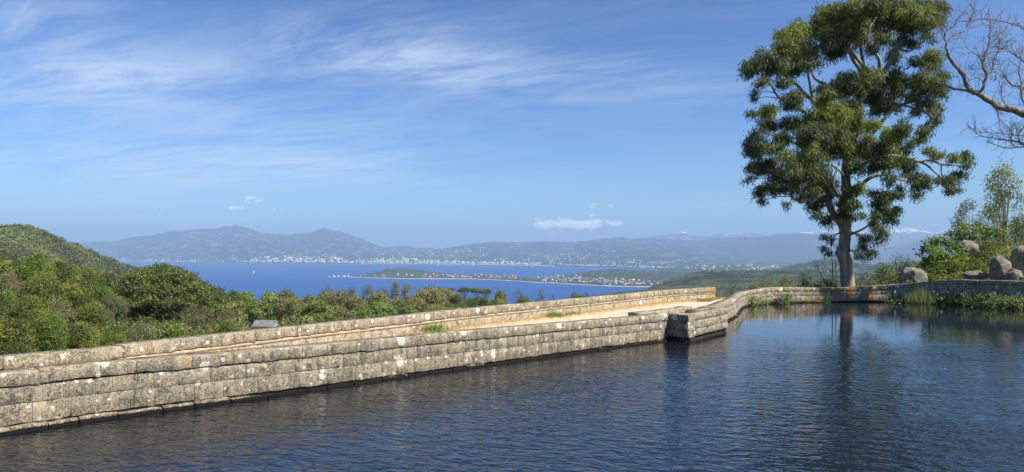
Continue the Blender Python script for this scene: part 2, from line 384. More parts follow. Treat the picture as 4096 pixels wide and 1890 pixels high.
BVH = {}
def interp(pts, q):
    a = np.array(pts, float); return np.interp(q, a[:, 0], a[:, 1])
def ridge(name, crest, D, front, mat, seed, ny=60, p=1.25, amp=.10, fr=7.0, base=SEA-3, step_px=4, jag=0.0, backlen=.35, smooth=True):
    """a range with its crest along the traced skyline at distance D, sloping to the shore distance front"""
    x0, x1 = crest[0][0], crest[-1][0]; xs = np.arange(x0, x1+1, step_px); nx = len(xs)
    Dc = D if np.isscalar(D) else interp(D, xs); Dc = Dc*np.ones(nx)
    Fc = front if np.isscalar(front) else interp(front, xs); Fc = Fc*np.ones(nx)
    vn = VN(seed)
    cy = interp(crest, xs)
    if jag: cy = cy-(vn.fbm(xs*.05, xs*0+3.3, 4))*jag*2
    zr = EYE+(HY-cy)/F*Dc
    T = np.concatenate([np.linspace(0, 1, ny), 1+np.linspace(0.05, 1, 10)])
    tt, xx = np.meshgrid(T, xs, indexing='ij')
    d = np.where(tt <= 1, Fc+(Dc-Fc)*tt, Dc+(tt-1)*(Dc-Fc)*backlen)
    U = (xx-CX)/F; X = U*d
    s = np.where(tt <= 1, tt**p, np.cos((tt-1)*1.4))
    h = base+(zr-base)*s
    L = (Dc-Fc).mean()
    n = vn.fbm(X/L*fr*.35, d/L*fr*.35, 6, True)
    env = np.where(tt <= 1, np.sin(np.pi*np.clip(tt, 0, 1))**.8, 0)
    h = h+n*env*amp*(zr-base)*2.2
    # keep slopes below the sight line to the crest so the traced skyline stays the skyline
    lim = EYE+(HY-(cy+1.5))/F*d
    h = np.where(tt < .97, np.minimum(h, lim-0*h), h)
    V = np.stack([X, d, h], -1).reshape(-1, 3); ny2 = len(T)
    I = np.arange(ny2*nx).reshape(ny2, nx)
    Fa = np.stack([I[:-1, :-1], I[:-1, 1:], I[1:, 1:], I[1:, :-1]], -1).reshape(-1, 4)
    mb = MB(); mb.add(V, Fa, .5); o = mb.obj(name, mat, None, smooth)
    tag(o, kind='structure')
    BVH[name+str(seed)] = BVHTree.FromPolygons([tuple(q) for q in V], [tuple(int(i) for i in f) for f in Fa])
    return BVH[name+str(seed)]
def hit(bvh, px, py):
    dr = (P(px, py, 1.0)-Vector((0, 0, EYE))).normalized()
    loc = bvh.ray_cast(Vector((0, 0, EYE)), dr)[0]
    return loc
def shore(y): return (EYE-SEA)*F/(y-HY)
SH = [(0, 1040), (460, 1044), (1000, 1050.5), (1300, 1053.5), (1900, 1058), (2200, 1063.5), (2400, 1067), (2600, 1073), (2900, 1080), (4200, 1090)]
FS = [(x, shore(y)) for x, y in SH]
ridge('snowy_mountains', [(2480, 965), (2594, 949), (2640, 940), (2686, 938), (2709, 935), (2722, 930), (2732, 926), (2745, 932), (2765, 945), (2802, 942), (2843, 946), (2867, 938), (2885, 936), (2905, 943), (2946, 936), (2979, 929), (3000, 932),
      (3035, 938), (3076, 942), (3118, 932), (3169, 934), (3183, 928), (3243, 930), (3295, 925), (3318, 929), (3400, 930), (3480, 926), (3530, 924), (3559, 917), (3582, 915), (3597, 921), (3615, 914), (3638, 912), (3660, 918), (3689, 924), (3736, 932), (3773, 922),
      (3801, 910), (3815, 914), (3828, 917), (3900, 925), (4096, 922), (4400, 930)], 23000, 20700, M['snow_range'], 11, p=.8, amp=.20, fr=16, step_px=3, jag=2.5, ny=80)
ridge('mountain_range', [(2650, 975), (2780, 985), (2825, 984), (2862, 972), (2899, 965), (2983, 952), (3025, 957), (3109, 940), (3150, 937), (3216, 933), (3243, 938), (3295, 947), (3400, 975), (3460, 998), (3503, 1000), (3560, 988), (3620, 975),
      (3689, 959), (3736, 945), (3763, 933), (3824, 930), (3950, 935), (4400, 925)], 19000, 13500, M['far_blue'], 12, p=1.3, amp=.07, fr=9)
ridge('mountain_range', [(2400, 955), (2520, 957), (2640, 955), (2750, 962), (2830, 958), (2900, 952), (2960, 950), (3040, 949), (3110, 943), (3180, 940), (3400, 950)], 20400, 19200, M['far_blue'], 22, p=.9, amp=.05, fr=9)
ridge('mountain_range', [(1400, 992), (1548, 990), (1621, 984), (1663, 993), (1709, 991), (1751, 996), (1853, 990), (2000, 980), (2100, 985)], 22500, 18500, M['far_blue'], 13, amp=.06)
ridge('coastal_mountain', [(200, 980), (277, 968), (314, 974), (361, 971), (416, 966), (440, 969), (509, 953), (569, 944), (601, 946), (685, 924), (740, 923), (786, 918), (879, 914), (897, 906), (935, 906), (943, 902), (951, 906),
      (974, 907), (1006, 918), (1030, 929), (1085, 937), (1159, 939), (1196, 936), (1247, 929), (1279, 917), (1295, 914), (1326, 922), (1363, 926), (1409, 942), (1455, 959), (1501, 980), (1548, 993), (1650, 1012), (1800, 1030), (1900, 1040)],
      21000, FS, M['far_hill'], 14, p=1.35, amp=.11, fr=10, jag=1.2, ny=110)
near_bvh = [BVH['coastal_mountain14']]
near_bvh.append(ridge('coastal_hill', [(760, 1044), (900, 972), (983, 957), (1039, 963), (1131, 971), (1200, 984), (1293, 998), (1400, 1018), (1520, 1030), (1650, 1052)], 17600, [(x, d-250) for x, d in FS], M['far_hill'], 15, p=.9, amp=.06, fr=8, ny=80, jag=1))
near_bvh.append(ridge('coastal_hill', [(1500, 1040), (1640, 1010), (1751, 998), (1853, 982), (1900, 974), (1992, 969), (2085, 971), (2177, 966), (2293, 969), (2362, 963), (2418, 954), (2492, 950), (2534, 959), (2561, 955), (2594, 962), (2649, 962), (2686, 968),
      (2732, 972), (2779, 979), (2860, 990), (2950, 1000), (3100, 1012), (3300, 1030)], 18500, [(x, d-120) for x, d in FS], M['far_hill'], 16, p=1.35, amp=.09, fr=10, ny=110))
near_bvh.append(ridge('coastal_hill', [(2150, 1066), (2250, 1048), (2330, 1044), (2420, 1040), (2490, 1026), (2560, 1022), (2640, 1030), (2720, 1038), (2850, 1044), (3000, 1050), (3300, 1060)], 12600, [(x, d-300) for x, d in FS], M['far_hill'], 17, p=.9, amp=.04, fr=6, ny=50))
# plains and ridges east of the bay
plain_b = ridge('low_hill', [(2640, 1076), (2732, 1067), (2779, 1062), (2830, 1062), (2900, 1061), (2993, 1061), (3053, 1066), (3140, 1064), (3300, 1062), (3500, 1058), (3650, 1052), (3900, 1050), (4400, 1040)], 8600, [(2640, 6500), (2900, 5200), (4400, 5200)], M['pen'], 18, p=.8, amp=.05, fr=6, jag=1.5)
pen_r = ridge('peninsula', [(2120, 1128), (2145, 1114), (2224, 1107), (2284, 1102), (2330, 1090), (2386, 1083), (2455, 1078), (2492, 1077), (2547, 1080), (2640, 1086), (2732, 1090), (2850, 1096), (3000, 1104)],
      6300, [(2120, shore(1131)), (2224, shore(1133)), (2293, shore(1138)), (2409, shore(1144)), (2501, shore(1147)), (2617, shore(1149)), (3000, 4700)], M['pen'], 19, p=.75, amp=.04, fr=9, ny=70, jag=.8)
pen_l = ridge('peninsula', [(1368, 1108), (1395, 1106), (1432, 1103), (1478, 1095), (1520, 1084), (1566, 1075), (1617, 1074), (1686, 1081), (1733, 1089), (1779, 1095), (1825, 1096), (1899, 1101), (1992, 1103), (2062, 1107), (2145, 1114), (2200, 1122), (2230, 1131)],
      [(1368, 6950), (1900, 6650), (2145, 6150), (2230, 5800)], [(1368, shore(1108.5)), (1409, shore(1109.5)), (1501, shore(1113)), (1640, shore(1116)), (1899, shore(1116.5)), (2062, shore(1125)), (2131, shore(1130)), (2230, shore(1133))], M['pen'], 20, p=.75, amp=.03, fr=9, ny=60, jag=.8, step_px=3)
hill_h = ridge('rocky_hill', [(2980, 1096), (3060, 1088), (3118, 1079), (3178, 1061), (3225, 1052), (3262, 1041), (3308, 1038), (3346, 1041), (3415, 1053), (3480, 1060), (3573, 1056), (3650, 1048), (3760, 1040), (3900, 1030), (4300, 1010)], 4300, 3000, M['mid_hill'], 21, p=.8, amp=.05, fr=8, base=-210, jag=1.5)
hill_g = ridge('wooded_slope', [(2600, 1160), (2640, 1139), (2686, 1120), (2723, 1109), (2756, 1097), (2802, 1087), (2899, 1089), (2970, 1085), (3086, 1086), (3225, 1088), (3300, 1090), (3410, 1096), (3500, 1100), (3620, 1110), (4300, 1100)], 2600, 900, M['mid_hill'], 23, p=.55, amp=.06, fr=6, base=-240, ny=90, jag=1.5)
ridge('wooded_slope', [(2330, 1190), (2409, 1179), (2501, 1167), (2594, 1158), (2640, 1150), (2800, 1140)], 1700, 700, M['mid_hill'], 24, p=.55, amp=.05, fr=6, base=-230, jag=2)

cvn = VN(77)
def canopy(bvh, x0, x1, crest, y1, n, r0, r1, seed, label, skip=0):
    g = np.random.default_rng(seed); cl = []
    for i in range(n):
        x = g.uniform(x0, x1); y0 = interp(crest, x); y = y0+(y1-y0)*g.random()**.8
        h = hit(bvh, x, y+.5)
        if h is None or h.z < SEA+4: continue
        r = g.uniform(r0, r1); tn_ = float(np.clip(.4+1.5*cvn.fbm(h.x/r0*.06, h.y/r0*.06, 3)+g.uniform(-.15, .15), 0, 1)); cl.append((h.x, h.y, h.z, r, r, r*.7, tn_))
    mb = MB(); foliage(mb, cl, g, 22/(r0*r0), r0*.35, 4, r0*.6, r0*.45, .1, shell=.85, low=-.1, tvar=.05)
    tag(mb.obj('hill_woods', M['canopy']), label, 'woodland', kind='stuff')
canopy(hill_g, 2600, 3700, [(2600, 1160), (2640, 1139), (2686, 1120), (2723, 1109), (2756, 1097), (2802, 1087), (2899, 1089), (2970, 1085), (3225, 1088), (3410, 1096), (3500, 1100), (3700, 1110)], 1160, 3600, 4.5, 9, 41, 'green maquis covering the slope beyond the end of the walkway')
canopy(hill_h, 3000, 3700, [(2980, 1096), (3118, 1079), (3225, 1052), (3262, 1041), (3308, 1038), (3346, 1041), (3415, 1053), (3480, 1060), (3700, 1045)], 1092, 1500, 7, 13, 42, 'scattered scrub on the hazy hill behind the big trunk')
canopy(pen_r, 2180, 2760, [(2120, 1128), (2224, 1107), (2284, 1102), (2330, 1090), (2386, 1083), (2455, 1078), (2492, 1077), (2547, 1080), (2640, 1086), (2732, 1090), (2760, 1092)], 1146, 3000, 5, 10, 43, 'woods covering the higher hill of the peninsula')
canopy(pen_l, 1400, 2180, [(1395, 1106), (1432, 1103), (1478, 1095), (1520, 1084), (1566, 1076), (1617, 1075), (1686, 1081), (1779, 1095), (1899, 1101), (2062, 1107), (2145, 1114), (2180, 1119)], 1122, 2000, 5, 9, 44, 'low dark scrub covering the spit of the peninsula')
# strips of pale sand along the shores
def strip(name, line, w0, label=None):
    mb = MB(); pts = [(x, shore(y)) for x, y in line]; xs = np.arange(line[0][0], line[-1][0]+1, 6)
    d = np.interp(xs, [p[0] for p in pts], [p[1] for p in pts]); rg = np.random.default_rng(5)
    wv = w0*(.5+rg.random(len(xs))); V = []
    for x, dd, ww in zip(xs, d, wv):
        for (e, z) in ((-ww*.6, SEA-.5), (0, SEA+2.2), (ww, SEA+3.5)): V.append(((x-CX)/F*(dd+e), dd+e, z))
    n = len(xs); Fa = [(3*i+k, 3*i+3+k, 3*i+4+k, 3*i+1+k) for i in range(n-1) for k in range(2)]
    mb.add(V, Fa); tag(mb.obj(name, M['beach']), kind='structure')
strip('beach', [(1385, 1108.5), (1409, 1109.5), (1501, 1113.3), (1640, 1116.3), (1899, 1117), (2062, 1125.4), (2131, 1130.4), (2224, 1133.3), (2293, 1138.4), (2409, 1144.4), (2501, 1147.6), (2625, 1149.2)], 11)
strip('beach', [(460, 1044.5), (1000, 1051), (1300, 1054), (1900, 1058.5), (2200, 1064), (2400, 1067.7), (2600, 1073.7), (2680, 1076)], 110)

# ------------------------------------------------------------------ towns and villas
def boxm(mb, x0, x1, y0, y1, z0, z1, tone=.5):
    V = [(x0, y0, z0), (x1, y0, z0), (x1, y1, z0), (x0, y1, z0), (x0, y0, z1), (x1, y0, z1), (x1, y1, z1), (x0, y1, z1)]
    mb.add(V, [(0, 3, 2, 1), (4, 5, 6, 7), (0, 1, 5, 4), (1, 2, 6, 5), (2, 3, 7, 6), (3, 0, 4, 7)], tone)
def villa_meshes():
    a = MB(); boxm(a, -6, 6, -4, 4, -6, 4.2); boxm(a, -9.5, -6, -3, 3, -6, 3.0)
    b = MB()
    for (x0, x1, yh, z0, zr) in ((-6.6, 6.6, 4.6, 4.2, 6.2), (-10, -6.6, 3.5, 3.0, 4.3)):
        V = [(x0, -yh, z0), (x1, -yh, z0), (x1, yh, z0), (x0, yh, z0), (x0+1.5, 0, zr), (x1-1.5, 0, zr)]
        b.add(V, [(0, 1, 5, 4), (2, 3, 4, 5), (0, 3, 2, 1)]); b.add(V, [(1, 2, 5), (3, 0, 4)])
    return a.mesh('wall'), b.mesh('roof')
vw, vr = villa_meshes(); vw.materials.append(M['wall_white']); vr.materials.append(M['roof_tile'])
vr2 = vr.copy(); vr2.materials.clear(); vr2.materials.append(M['wall_white'])
rg = random.Random(3)
def villa(loc, sc, label, group, parts=True):
    e = empty('villa', loc, label, 'house', group, rg.uniform(-.6, .6)); e.scale = (sc, sc, sc*.9)
    link('wall', vw, None, e); link('roof', vr if rg.random() < .6 else vr2, None, e)
def scatter_villas(bvh, spots, label, group, sc):
    for (x, y) in spots:
        h = hit(bvh, x, y)
        if h is not None: villa(h+Vector((0, 0, 5 if sc > 1 else 3)), sc*rg.uniform(.85, 1.5), label, group)
lv = [(1500, 1106), (1535, 1106), (1592, 1102), (1625, 1102), (1648, 1105), (1702, 1101), (1735, 1101), (1772, 1102), (1788, 1102), (1690, 1110), (1720, 1112), (1800, 1107), (1812, 1110), (1828, 1107), (1850, 1108), (1870, 1109), (1900, 1102), (1925, 1104), (1945, 1106),
      (1960, 1112), (1985, 1110), (2035, 1114), (2060, 1116), (2085, 1119), (1980, 1116), (1443, 1106), (1460, 1104)]
for i in range(22): lv.append((rg.uniform(1690, 2120), rg.uniform(1102, 1113)))
scatter_villas(pen_l, lv, 'small pale villa among the trees on the low left spit of the peninsula', 'villas on the low spit', 1.15)
rv = [(2150, 1111), (2180, 1113), (2202, 1112), (2232, 1108), (2250, 1106), (2252, 1113), (2285, 1101), (2304, 1107), (2323, 1106), (2322, 1113), (2400, 1119), (2420, 1125), (2455, 1126), (2492, 1121), (2530, 1124), (2555, 1125), (2575, 1127), (2520, 1133), (2545, 1132),
      (2530, 1140), (2560, 1138), (2605, 1142), (2630, 1137), (2275, 1118), (2210, 1123), (2190, 1118), (2225, 1127), (2260, 1130), (2330, 1123), (2348, 1132), (2372, 1125), (2390, 1132), (2415, 1139), (2440, 1141), (2460, 1133), (2480, 1130), (2490, 1134), (2500, 1142)]
for i in range(55):
    x = rg.uniform(2150, 2600); rv.append((x, rg.uniform(1112+max(0, (x-2250)*.03), 1126+(x-2150)*.04)))
scatter_villas(pen_r, rv, 'small pale villa among the trees at the foot of the higher peninsula hill', 'villas under the peninsula hill', 1.15)
hv = [(3237, 1078), (3250, 1081), (3275, 1081), (3295, 1083), (3307, 1086), (3325, 1078), (3345, 1082), (3430, 1078), (3450, 1076), (3462, 1074), (3480, 1070), (3495, 1068), (3510, 1066), (3505, 1075), (3425, 1079), (3200, 1070), (3280, 1088), (3310, 1090), (3330, 1088), (3300, 1094), (3320, 1096), (3180, 1083)]
scatter_villas(hill_h, hv, 'cream villa scattered on the rocky hillside behind the big tree', 'villas behind the tree', .85)
pv = [(rg.uniform(2720, 3120), rg.uniform(1064, 1082)) for i in range(45)]
scatter_villas(plain_b, pv, 'tiny pale house on the hazy plain left of the big tree', 'houses on the plain', 1.5)

# the town on the far shore: the larger blocks one by one, the rest as one mass of roofs
def block_mesh():
    a = MB(); boxm(a, -.5, .5, -.3, .3, -.3, 1.0)
    wnd = MB()
    for i in range(5):
        z = .10+i*.18; boxm(wnd, -.44, .44, -.304, -.29, z, z+.07)
    return a.mesh('wall'), wnd.mesh('windows')
bw, bwin = block_mesh(); bw.materials.append(M['wall_town']); bwin.materials.append(M['window'])
def far_hit(x, y):
    best = None
    for b in near_bvh:
        h = hit(b, x, y)
        if h is not None and (best is None or h.y < best.y): best = h
    return best
segs = [(1000, 1300, 34, 0), (1050, 1480, 40, 1), (1480, 1900, 105, 1), (1900, 2080, 42, 1), (2080, 2260, 16, 0)]
def town_y(x, big):
    s = interp(SH, x)
    return s-1.5
tops = {}
k = 0
big = [(1290, 30, 13), (1335, 34, 18), (1348, 30, 18), (1363, 24, 12), (1570, 9, 26), (1583, 22, 9), (1612, 9, 20), (1068, 34, 13), (1150, 20, 17), (1200, 22, 14), (1100, 26, 11), (1625, 40, 16), (2115, 9, 18), (1655, 40, 16), (1140, 15, 20), (1180, 40, 9)]
def town_block(x, y, wpx, hpx, label, grp, name='apartment_block'):
    h = far_hit(x, y)
    if h is None: return
    e = empty(name, h, label, 'building', grp, rg.uniform(-.25, .25))
    d = h.y; e.scale = (wpx/F*d, wpx/F*d*rg.uniform(.6, 1.0), hpx/F*d)
    link('wall', bw, None, e)
    if wpx > 8: link('windows', bwin, None, e)
for (x, wp, hp) in big:
    s = interp(SH, x); town_block(x, s-rg.uniform(4, 16), wp*.55, hp*.75, 'apartment block taller than its neighbours in the town across the bay', 'tall blocks in the far town')
for (a, b, n, hi) in segs:
    for i in range(n):
        x = rg.uniform(a, b); s = interp(SH, x)
        up = abs(rg.gauss(0, 1))*(9 if 1050 < x < 1250 or 1480 < x < 1660 else 5)+1.5
        town_block(x, s-up, rg.uniform(4, 11), rg.uniform(3, 7), {0: 'low white building on the far shore left of the main town', 1: 'small white building in the dense middle of the far town', 2: 'small white building in the far town right of its dense middle'}[(0 if x < 1300 else 1 if x < 1750 else 2)], 'buildings of the far town')
mb = MB()
def mass(x, y, wpx, hpx):
    h = far_hit(x, y)
    if h is None: return
    d = h.y; ww = wpx/F*d; hh = hpx/F*d
    boxm(mb, h.x-ww/2, h.x+ww/2, h.y, h.y+ww*.6, h.z-hh*.3, h.z+hh, rg.random())
for i in range(800):
    r = rg.random()
    if r < .50: x = rg.uniform(1040, 2150); y = interp(SH, x)-abs(rg.gauss(0, 5))-1
    elif r < .62: x = rg.uniform(440, 1040); y = interp(SH, x)-abs(rg.gauss(0, 4))-1
    elif r < .74: x = rg.gauss(1180, 90); y = rg.gauss(1035, 8)
    elif r < .84: x = rg.gauss(1760, 110); y = rg.gauss(1020, 14)
    elif r < .92: x = rg.gauss(2230, 90); y = rg.gauss(1030, 7)
    else: x = rg.gauss(2560, 110); y = rg.gauss(1053, 6)
    mass(x, y, rg.uniform(2, 6), rg.uniform(1.5, 3.5))
for i in range(120):
    x = rg.uniform(2250, 2700); mass(x, interp(SH, x)-rg.uniform(1.5, 5), rg.uniform(2, 8), rg.uniform(1.5, 3))
tag(mb.obj('town_houses', M['wall_town']), 'pale specks of the many small houses spread along the far shore and up its slopes', 'town', kind='stuff')
# two striped stacks of the power plant
for (x, nm) in ((2453, 'left'), (2459, 'right')):
    h = far_hit(x, 1062)
    if h is not None:
        mb = MB(); hh = 13/F*h.y; tube(mb, [h+Vector((0, 0, -20)), h+Vector((0, 0, hh*.75)), h+Vector((0, 0, hh))], [9, 7.5, 7], 10)
        tag(mb.obj('chimney_stack', M['wall_town']), '%s one of the two thin white chimneys by the far beach' % nm, 'chimney', 'pair of chimneys by the far beach')
# stone watch tower on the peninsula top
h = hit(pen_l, 1566, 1076.5)
if h is not None:
    e = empty('watch_tower', h, 'tiny round stone watch tower on the top of the peninsula hill', 'tower')
    mb = MB(); tube(mb, [(0, 0, -3), (0, 0, 9)], [6, 5], 12); mb.obj('tower_wall', M['wall_white'], e)
    mb = MB(); tube(mb, [(0, 0, 9), (0, 0, 10.5), (0, 0, 10.6)], [5.8, 5.8, .1], 12); mb.obj('parapet', M['wall_white'], e)
# rocks off the tip of the peninsula
def rock_mesh(seed, rough=.28, sub=4, cut=None):
    bm = bmesh.new(); bmesh.ops.create_icosphere(bm, subdivisions=sub, radius=1.0)
    r = np.random.default_rng(seed); pl = [(unit(r.normal(size=3)*np.array([1, 1, .8])), r.uniform(.60, .92)) for i in range(11)]
    from mathutils import noise as mn
    off = Vector(r.uniform(-50, 50, 3))
    for v in bm.verts:
        c = np.array(v.co)
        for n_, k_ in pl:
            dd = c.dot(n_)
            if dd > k_: c = c-n_*(dd-k_)*.85
        q = Vector(c); q += q.normalized()*(mn.fractal(q*1.3+off, .9, 2.1, 4)*rough*.5+mn.fractal(q*6+off, .8, 2, 4)*.06)
        v.co = q
    me = bpy.data.meshes.new('boulder'); bm.to_mesh(me); bm.free(); me.shade_smooth(); return me
for i, (x, y, wp, hp, lb) in enumerate(((1335, 1105, 18, 7, 'second rock from the left of the pale rocks off the peninsula tip'), (1375, 1106, 16, 7, 'rounded pale rock between the sea rocks and the peninsula tip'), (1393, 1106, 9, 8, 'small peaked pale rock nearest to the peninsula tip'), (1318, 1107.5, 12, 3, 'lowest and leftmost pale rock off the peninsula tip'),
                                       (1354, 1105, 10, 7, 'middle rock in the row of pale rocks off the peninsula tip'))):
    d = shore(1109); me = rock_mesh(100+i, sub=3); o = link('sea_rock', me, M['beach'])
    o.location = P(x, 1109, d); o.scale = (wp/F*d*.5, 20, hp/F*d); tag(o, lb, 'rock', 'rocks off the peninsula')
# boats
def sailboat(x, y, size, label, sail=True):
    d = shore(y); s = size/F*d
    e = empty('sailboat' if sail else 'motorboat', P(x, y, d), label, 'boat'); e.location.z = SEA
    mb = MB(); hl = s*.42
    V = [(-hl, -.12*s, .09*s), (-hl, .12*s, .09*s), (hl*.5, .13*s, .09*s), (hl, 0, .11*s), (hl*.5, -.13*s, .09*s), (-hl, -.07*s, 0), (-hl, .07*s, 0), (hl*.5, .06*s, 0), (hl*.75, 0, 0), (hl*.5, -.06*s, 0)]
    mb.add(V, [(0, 1, 6, 5), (1, 2, 7, 6), (2, 3, 8, 7), (3, 4, 9, 8), (4, 0, 5, 9)]); mb.add(V, [(0, 4, 3, 2, 1)]); mb.obj('hull', M['white'], e)
    if sail:
        mb = MB(); mb.add([(-hl*.7, 0, .16*s), (.05*s, .03*s, .16*s), (.05*s, 0, s), (-.08*s, -.04*s, .5*s)], [(0, 1, 3), (1, 2, 3), (2, 0, 3)]); mb.obj('mainsail', M['white'], e)
        mb = MB(); mb.add([(.1*s, 0, .14*s), (hl*.95, .02*s, .14*s), (.08*s, 0, .9*s)], [(0, 1, 2)]); mb.obj('jib', M['white'], e)
        mb = MB(); tube(mb, [(.07*s, 0, .1*s), (.07*s, 0, 1.03*s)], [.008*s, .005*s], 5); mb.obj('mast', M['white'], e)
    else:
        mb = MB(); boxm(mb, -hl*.3, hl*.3, -.07*s, .07*s, .1*s, .22*s); mb.obj('cabin', M['white'], e)
sailboat(1015, 1094, 13, 'white sailboat alone on the open water of the bay, the nearest one')
sailboat(1893, 1065, 9, 'small white sailboat beyond the middle of the peninsula')
sailboat(2130, 1071, 9, 'small white sailboat off the right end of the far town')
sailboat(1750, 1062, 6, 'tiny sailboat close to the town shore, leftmost of three')
sailboat(1782, 1063, 5, 'tiny sailboat close to the town shore, middle one of three')
sailboat(1798, 1066, 6, 'tiny sailboat a little further out, right one of three')
sailboat(1425, 1117, 7, 'white motorboat just below the tip of the peninsula', False)
sailboat(1757, 1125, 5, 'tiny white motorboat below the middle of the peninsula', False)

# ------------------------------------------------------------------ near ground
INNER = [(-20, 2.6, 1.05), (-14.5, 7.6, 1.05), (-8.81, 12.69, 1.05), (-8.14, 13.4, 1.05), (-7.6, 13.9, 1.05), (-7.0, 14.45, 1.04), (-6.16, 15.2, 1.03), (-5.5, 15.8, 1.02), (-4.3, 16.95, 1.0), (-2.77, 18.35, 1.0), (-1.01, 19.95, .995), (1.11, 21.85, .97),
         (3.74, 24.3, .94), (5.6, 26.0, .935), (7.1, 27.8, .92), (8.3, 29.8, .90), (9.38, 32.2, .87), (10.45, 34.5, .86), (11.6, 37.4, .85), (12.75, 40.4, .84), (13.7, 42.0, .85), (15.4, 43.6, .95), (16.8, 44.2, .94), (18.9, 44.8, .89), (20.9, 45.0, .92), (23.0, 45.0, 1.05), (24.2, 44.3, 1.22), (25.5, 42.9, 1.45), (26.2, 41.8, 1.47),
         (26.9, 40.8, 1.50), (27.9, 39.7, 1.49), (30.5, 37.0, 1.5), (35, 32, 1.5), (40, 24, 1.5), (42, 10, 1.5)]
OUTER = [(-22, 3.5), (-16, 9.2), (-10.2, 14.62), (-9.3, 15.5), (-8.9, 16.0), (-8.3, 17.05), (-7.45, 18.3), (-6.9, 19.1), (-5.4, 21.3), (-3.6, 23.7), (-1.35, 27.0), (1.6, 30.6), (5.3, 35.2), (8.5, 39.3), (11.6, 41.9)]
SAND_Z = .43
QN = Vector((-.778, .628))
_pp = np.array([a[:2] for a in smooth_path(INNER, 3)]+[(42, 2.6), (-20, 2.6)])
def pool_side(x, y):
    ins = np.zeros(len(x), bool); ds = np.full(len(x), 1e9); n = len(_pp)
    for i in range(n):
        ax, ay = _pp[i]; bx, by = _pp[(i+1) % n]
        c = ((ay > y) != (by > y)) & (x < (bx-ax)*(y-ay)/((by-ay) if by != ay else 1e-9)+ax); ins ^= c
        if i < n-3:
            L2 = (bx-ax)**2+(by-ay)**2; t = np.clip(((x-ax)*(bx-ax)+(y-ay)*(by-ay))/L2, 0, 1)
            ds = np.minimum(ds, np.hypot(x-ax-t*(bx-ax), y-ay-t*(by-ay)))
    return ins, ds
def ground_z(x, y):
    x = np.asarray(x, float); y = np.asarray(y, float); r = np.hypot(x, y)
    q = (x+10.2)*QN.x+(y-14.65)*QN.y
    valley = -2-.095*r-.05*np.maximum(0, r-500)-6*sstep(q, .5, 6)*(1-sstep(r, 60, 160))
    lw = 1-sstep(x/np.maximum(y, 1), -.42, -.33)
    valley = valley*(1-lw)+lw*np.minimum(-8-.012*r-.05*np.maximum(0, r-300), -7)
    inner = np.where(y < 2.6, 1.45, -1.5)
    a = x/np.maximum(y, 1)
    hill = sstep(a, .54, .66)
    upper = .45+hill*np.maximum(0, .17*(y-46.0))
    upper = np.minimum(upper, 16)
    # which side: walls enclose the pool; beyond the far wall there is a terrace and the slope on the right
    far = sstep(y-(44+np.maximum(0, 13-x)*0), 0, 1)
    terr = np.where(y > 38, upper, inner)
    terr = np.where((x > 28) & (y+x*1.0 > 67), np.maximum(terr, .7), terr)
    terr = np.where((x > 44) & (y > 0), 1.0, terr)
    edge = 50+sstep(a, .53, .62)*120
    fall = sstep(y, edge, edge+14)
    out = terr*(1-fall)+valley*fall
    left = sstep(q, .6, 2.5)*(1-sstep(x-12-.25*(y-42), -1.5, 2.0))
    out = out*(1-left)+valley*left
    out = np.where(y < 2.6, 1.45, out)
    # keep the ground out of the pool and of the walkway
    sh = x.shape; ins, ds = pool_side(x.ravel(), y.ravel()); ins = ins.reshape(sh); ds = ds.reshape(sh)
    low = (ins | (ds < 1.4)) & (y > 2.6)
    out = np.where(low, np.minimum(out, -1.5), out)
    out = np.where(left > .05, np.minimum(out, valley*left+(1-left)*-1.5), out)
    return out
def gz(x, y): return float(ground_z(np.array([x]), np.array([y]))[0])
gv = VN(2)
ths = np.radians(np.concatenate([np.arange(-180, -60, 3), np.arange(-60, 60, .5), np.arange(60, 180, 3)])); rs = 1.2*1.045**np.arange(0, 176)
TT, RR = np.meshgrid(ths, rs); X = np.sin(TT)*RR; Y = np.cos(TT)*RR
Z = ground_z(X, Y)+gv.fbm(X*.12, Y*.12, 5)*np.clip((RR-44)*.06, 0, 1.2)
I = np.arange(TT.size).reshape(TT.shape); I = np.concatenate([I, I[:, :1]], 1)
mb = MB(); mb.add(np.stack([X, Y, Z], -1).reshape(-1, 3), np.stack([I[:-1, :-1], I[:-1, 1:], I[1:, 1:], I[1:, :-1]], -1).reshape(-1, 4))
mb.add([(0, 0, 1.45)]+[(math.sin(t)*1.2, math.cos(t)*1.2, 1.45) for t in ths], [(0, i+1, (i+1) % len(ths)+1) for i in range(len(ths))])
tag(mb.obj('ground', M['earth'], None, True), kind='structure')

# left hill with its woods
HL = [(-700, 900), (-300, 905), (0, 918), (28, 914), (69, 911), (116, 914), (157, 925), (194, 940), (240, 961), (301, 982), (333, 996), (379, 1016), (416, 1033), (463, 1051), (518, 1071), (600, 1100), (700, 1140)]
hillb = ridge('hillside', HL, [(-700, 900), (0, 950), (518, 1250), (700, 1300)], 520, M['mid_hill'], 30, p=.9, amp=.05, fr=5, base=-110, ny=50, jag=0)
rg = np.random.default_rng(9)
mb = MB(); cl = []
for i in range(5200):
    x = rg.uniform(-60, 640); y = rg.uniform(905, 1150)
    if y < interp(HL, x)-1: continue
    h = hit(hillb, x, max(y, interp(HL, x)+1.5))
    if h is None: continue
    r = rg.uniform(2.4, 5.2)*rg.choice([.7, 1, 1.15]); cl.append((h.x, h.y, h.z+r*.25, r, r, r*.75, float(np.clip(.42+1.6*cvn.fbm(h.x*.022, h.y*.022, 4)+rg.uniform(-.2, .2), 0, 1))))
foliage(mb, cl, rg, .9, .9, 5, 2.0, 1.5, .1, shell=.85, low=-.1)
tag(mb.obj('hill_woods', M['canopy']), 'evergreen maquis and trees covering the round hill at the left edge', 'woodland', kind='stuff')

